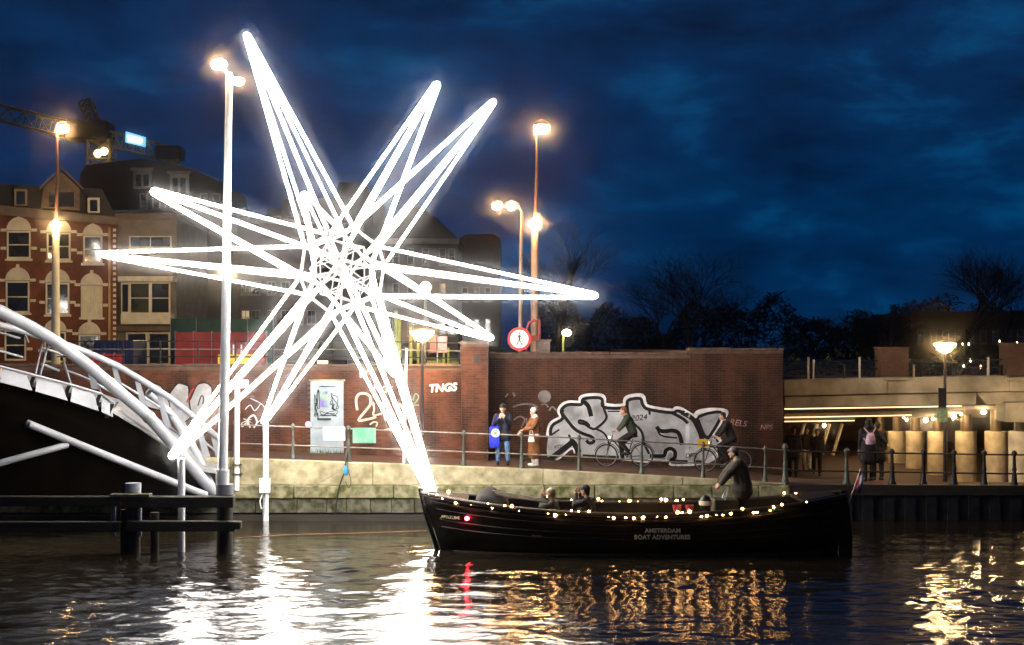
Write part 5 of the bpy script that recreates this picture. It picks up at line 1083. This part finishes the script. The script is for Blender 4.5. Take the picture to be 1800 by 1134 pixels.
rb_ = thing('dark_station_block', 'unlit dark block beyond the concrete bridge, flat roof and one spirelet', 'building', fd.pt(1690, 640))
m = MB(); fd.poly(m, [(1565, 650), (2000, 650), (2000, 540), (1680, 548), (1604, 548), (1600, 555), (1565, 556)], -12, 0); m.build('wall', M('stone_black', (.025, .018, .016), .9, 0, .3, 1.), rb_)
m = MB(); fd.poly(m, [(1569, 556), (1580, 556), (1575, 535)], -1, 0); m.build('spirelet', slate, rb_)
for x in range(1612, 1800, 22): fd.window(rb_, x, x + 12, 580, 604, M('window_frame_dark', (.08, .06, .05), .6), gl, 1, 1, 1.5)

# ------------------------------------------------------------------ crane
YK = 130
cr_ = thing('tower_crane', 'dark tower crane behind the houses with a glowing blue-white sign on its jib', 'crane', P(180, 640, YK))
ck = M('crane_ochre', (.35, .22, .06), .6, .1, .3, 2.)
def lattice(m, a, b_, wd, n, up=Vector((0, 0, 1))):
    a, b_ = Vector(a), Vector(b_); d = (b_ - a).normalized(); s_ = Vector((0, 1, 0)); u = d.cross(s_).normalized()
    cor = [(u * i + s_ * j) * wd / 2 for i, j in ((1, 1), (1, -1), (-1, -1), (-1, 1))]
    for c_ in cor: m.tube([a + c_, b_ + c_], .11, 5)
    for k in range(n):
        p_, q_ = a + (b_ - a) * k / n, a + (b_ - a) * (k + 1) / n
        for i in range(4): m.tube([p_ + cor[i], q_ + cor[(i + 1) % 4]], .07, 4)
        for i in range(4): m.tube([q_ + cor[i], q_ + cor[(i + 1) % 4]], .07, 4)
m = MB(); lattice(m, P(178, 640, YK), P(178, 248, YK), 1.9, 12); m.build('mast', ck, cr_)
m = MB(); lattice(m, P(120, 228, YK), P(-200, 150, YK), 1.3, 12); m.build('main_jib', ck, cr_)
m = MB(); lattice(m, P(160, 236, YK), P(318, 276, YK), 1.2, 8); m.build('counter_jib', ck, cr_)
m = MB(); m.box(P(118, 0, YK).x, P(196, 0, YK).x, YK - 1.2, YK + 1.2, P(0, 248, YK).z, P(0, 214, YK).z); m.build('slewing_platform', M('crane_dark', (.03, .022, .02), .6), cr_, bevel=.2)
m = MB(); m.box(P(275, 0, YK).x, P(322, 0, YK).x, YK - 1, YK + 1, P(0, 282, YK).z, P(0, 258, YK).z); m.build('counterweight', M('crane_dark', (.03, .022, .02)), cr_, bevel=.15)
m = MB(); lattice(m, P(165, 215, YK), P(150, 178, YK), .9, 4); m.build('apex', M('crane_dark', (.03, .022, .02)), cr_)
m = MB(); q4 = [P(220, 250, YK - 1.3), P(254, 258, YK - 1.3), P(255, 241, YK - 1.3), P(221, 231, YK - 1.3)]; m.loft([q4, [p + Vector((0, .3, 0)) for p in q4]]); sgn = m.build('sign_panel', EM('sign_blue', (.16, .5, 1), 1.5), cr_)
for (x0, x1, ya, yb, t_) in ((224, 250, 237, 243.5, 7), (224, 248, 246, 251.5, 2)):
    m = MB(); q4 = [P(x0, ya + t_, YK - 1.33), P(x1, yb + t_, YK - 1.33), P(x1, yb, YK - 1.33), P(x0, ya, YK - 1.33)]; m.loft([q4, [p + Vector((0, .02, 0)) for p in q4]]); m.build('sign_lettering_band', EM('sign_white_lit', (.9, .95, 1), 2.5), sgn)
for x, y in ((172, 270), (183, 266)): m = MB(); m.ball(P(x, y, YK - 1.6), .35, 8, 6); m.build('work_light', EM('crane_light', (1, .8, .4), 4), cr_, smooth=True)

# ------------------------------------------------------------------ bare winter trees
bark = M('bark', (.014, .01, .008), .9, 0, .3, 6.); twig = M('twigs', (.012, .008, .007), .9, 0, .3, 6.)
def tree(label, base, height, spread, seed, twigs=5):
    o = thing('bare_tree', label, 'tree', base, 'bare winter trees along the street'); r = random.Random(seed); tm = MB(); cm = MB()
    def grow(p_, d, L_, rad, dep):
        q_ = p_ + d * L_; mid = (p_ + q_) / 2 + Vector((r.uniform(-1, 1), r.uniform(-1, 1), r.uniform(-1, 1))) * L_ * .06
        (tm if dep < 2 else cm).tube([p_, mid, q_], [rad, rad * .85, rad * .68], 7 if dep < 2 else 4 if dep < 4 else 3, caps=dep < 2)
        if dep >= twigs: return
        for k in range(r.choice((3, 4)) if dep < 4 else r.choice((2, 3, 3))):
            nd = (d + Vector((r.uniform(-1, 1), r.uniform(-1, 1), r.uniform(-.45, .7))) * spread).normalized()
            grow(p_ + (q_ - p_) * r.uniform(.55, 1), nd, L_ * r.uniform(.66, .9), rad * .55, dep + 1)
    grow(Vector(base), Vector((r.uniform(-.05, .05), 0, 1)), height * .24, height * .017, 0)
    tm.build('trunk', bark, o, smooth=True); cm.build('crown', twig, o); return o
for px, yb, yt, Y, sp, sd, lb in ((1210, 640, 485, 92, 1.0, 1, 'broad bare tree rising behind the middle of the graffiti wall'), (1165, 640, 520, 98, .9, 2, 'lower bare tree left of the broad one behind the graffiti wall'), (1262, 640, 530, 96, .9, 3, 'lower bare tree right of the broad one behind the graffiti wall'),
        (985, 640, 470, 84, .6, 4, 'tall thin bare tree beside the orange-lit mast'), (1700, 650, 478, 88, .8, 5, 'tall bare tree above the concrete bridge by the bowl lamp'), (1765, 650, 490, 92, .85, 6, 'bare tree above the concrete bridge at its far pier'),
        (1470, 650, 560, 100, .95, 7, 'low bare tree beyond the concrete bridge railing'), (1545, 650, 560, 104, .95, 8, 'low bare tree beside the spirelet of the dark block'), (1395, 650, 590, 95, .95, 9, 'small bare tree just behind the end of the graffiti wall')):
    b_ = P(px, yb, Y); tree(lb, b_, (yb - yt) / F * Y * 1.75, sp, sd, 7)
hd2 = MB(); rh2 = random.Random(4)
for k in range(2600):
    x = rh2.uniform(8.6, 32); z_ = 3.9 + rh2.random() ** 1.6 * 1.1 * (.5 + .5 * abs(math.sin(x * .9))); y_ = rh2.uniform(53, 55); s_ = rh2.uniform(.05, .12); a = Vector((rh2.uniform(-1, 1), rh2.uniform(-1, 1), rh2.uniform(-1, 1))) * s_; b2 = Vector((rh2.uniform(-1, 1), rh2.uniform(-1, 1), rh2.uniform(-1, 1))) * s_
    c_ = Vector((x, y_, z_)); hd2.add([c_ - a, c_ + b2, c_ + a], [(0, 1, 2)])
hg = hd2.build('hedge', M('hedge_leaf', (.02, .03, .012), .8), kind='stuff'); tag(hg, 'low dark hedge on top of the concrete bridge', 'hedge')

ft2 = MB(); rf = random.Random(9)
for k in range(34000):
    x = rf.uniform(2, 62); top = 1.6 + 1.9 * abs(math.sin(x * .21 + .8)) + 1.3 * abs(math.sin(x * .53)) + .5 * math.sin(x * 1.9); z_ = 4.0 + rf.random() ** .8 * max(.6, top); y_ = rf.uniform(118, 124); s_ = rf.uniform(.12, .4)
    c_ = Vector((x, y_, z_)); a = Vector((rf.uniform(-1, 1), rf.uniform(-1, 1), rf.uniform(-.2, 1))) * s_; b2 = Vector((rf.uniform(-1, 1), rf.uniform(-1, 1), rf.uniform(-1, 1))) * s_ * .5
    ft2.add([c_ - a, c_ + b2, c_ + a], [(0, 1, 2)])
tag(ft2.build('far_wood', twig, kind='stuff'), 'far dark band of bare woodland along the horizon beyond the bridge', 'woodland')
# ------------------------------------------------------------------ thin haze added to imitate lens bloom round the lights
m = MB(); m.box(-75, 75, -3, 165, -2.5, 40)
hm_ = bpy.data.materials.new('bloom_haze'); hm_.use_nodes = True; t = hm_.node_tree; t.nodes.remove(t.nodes['Principled BSDF'])
pv = t.nodes.new('ShaderNodeVolumePrincipled'); pv.inputs['Color'].default_value = (.97, .97, 1, 1); pv.inputs['Density'].default_value = .0009; pv.inputs['Anisotropy'].default_value = .9965
t.links.new(pv.outputs[0], t.nodes['Material Output'].inputs['Volume'])
m.build('haze', hm_, kind='stuff')
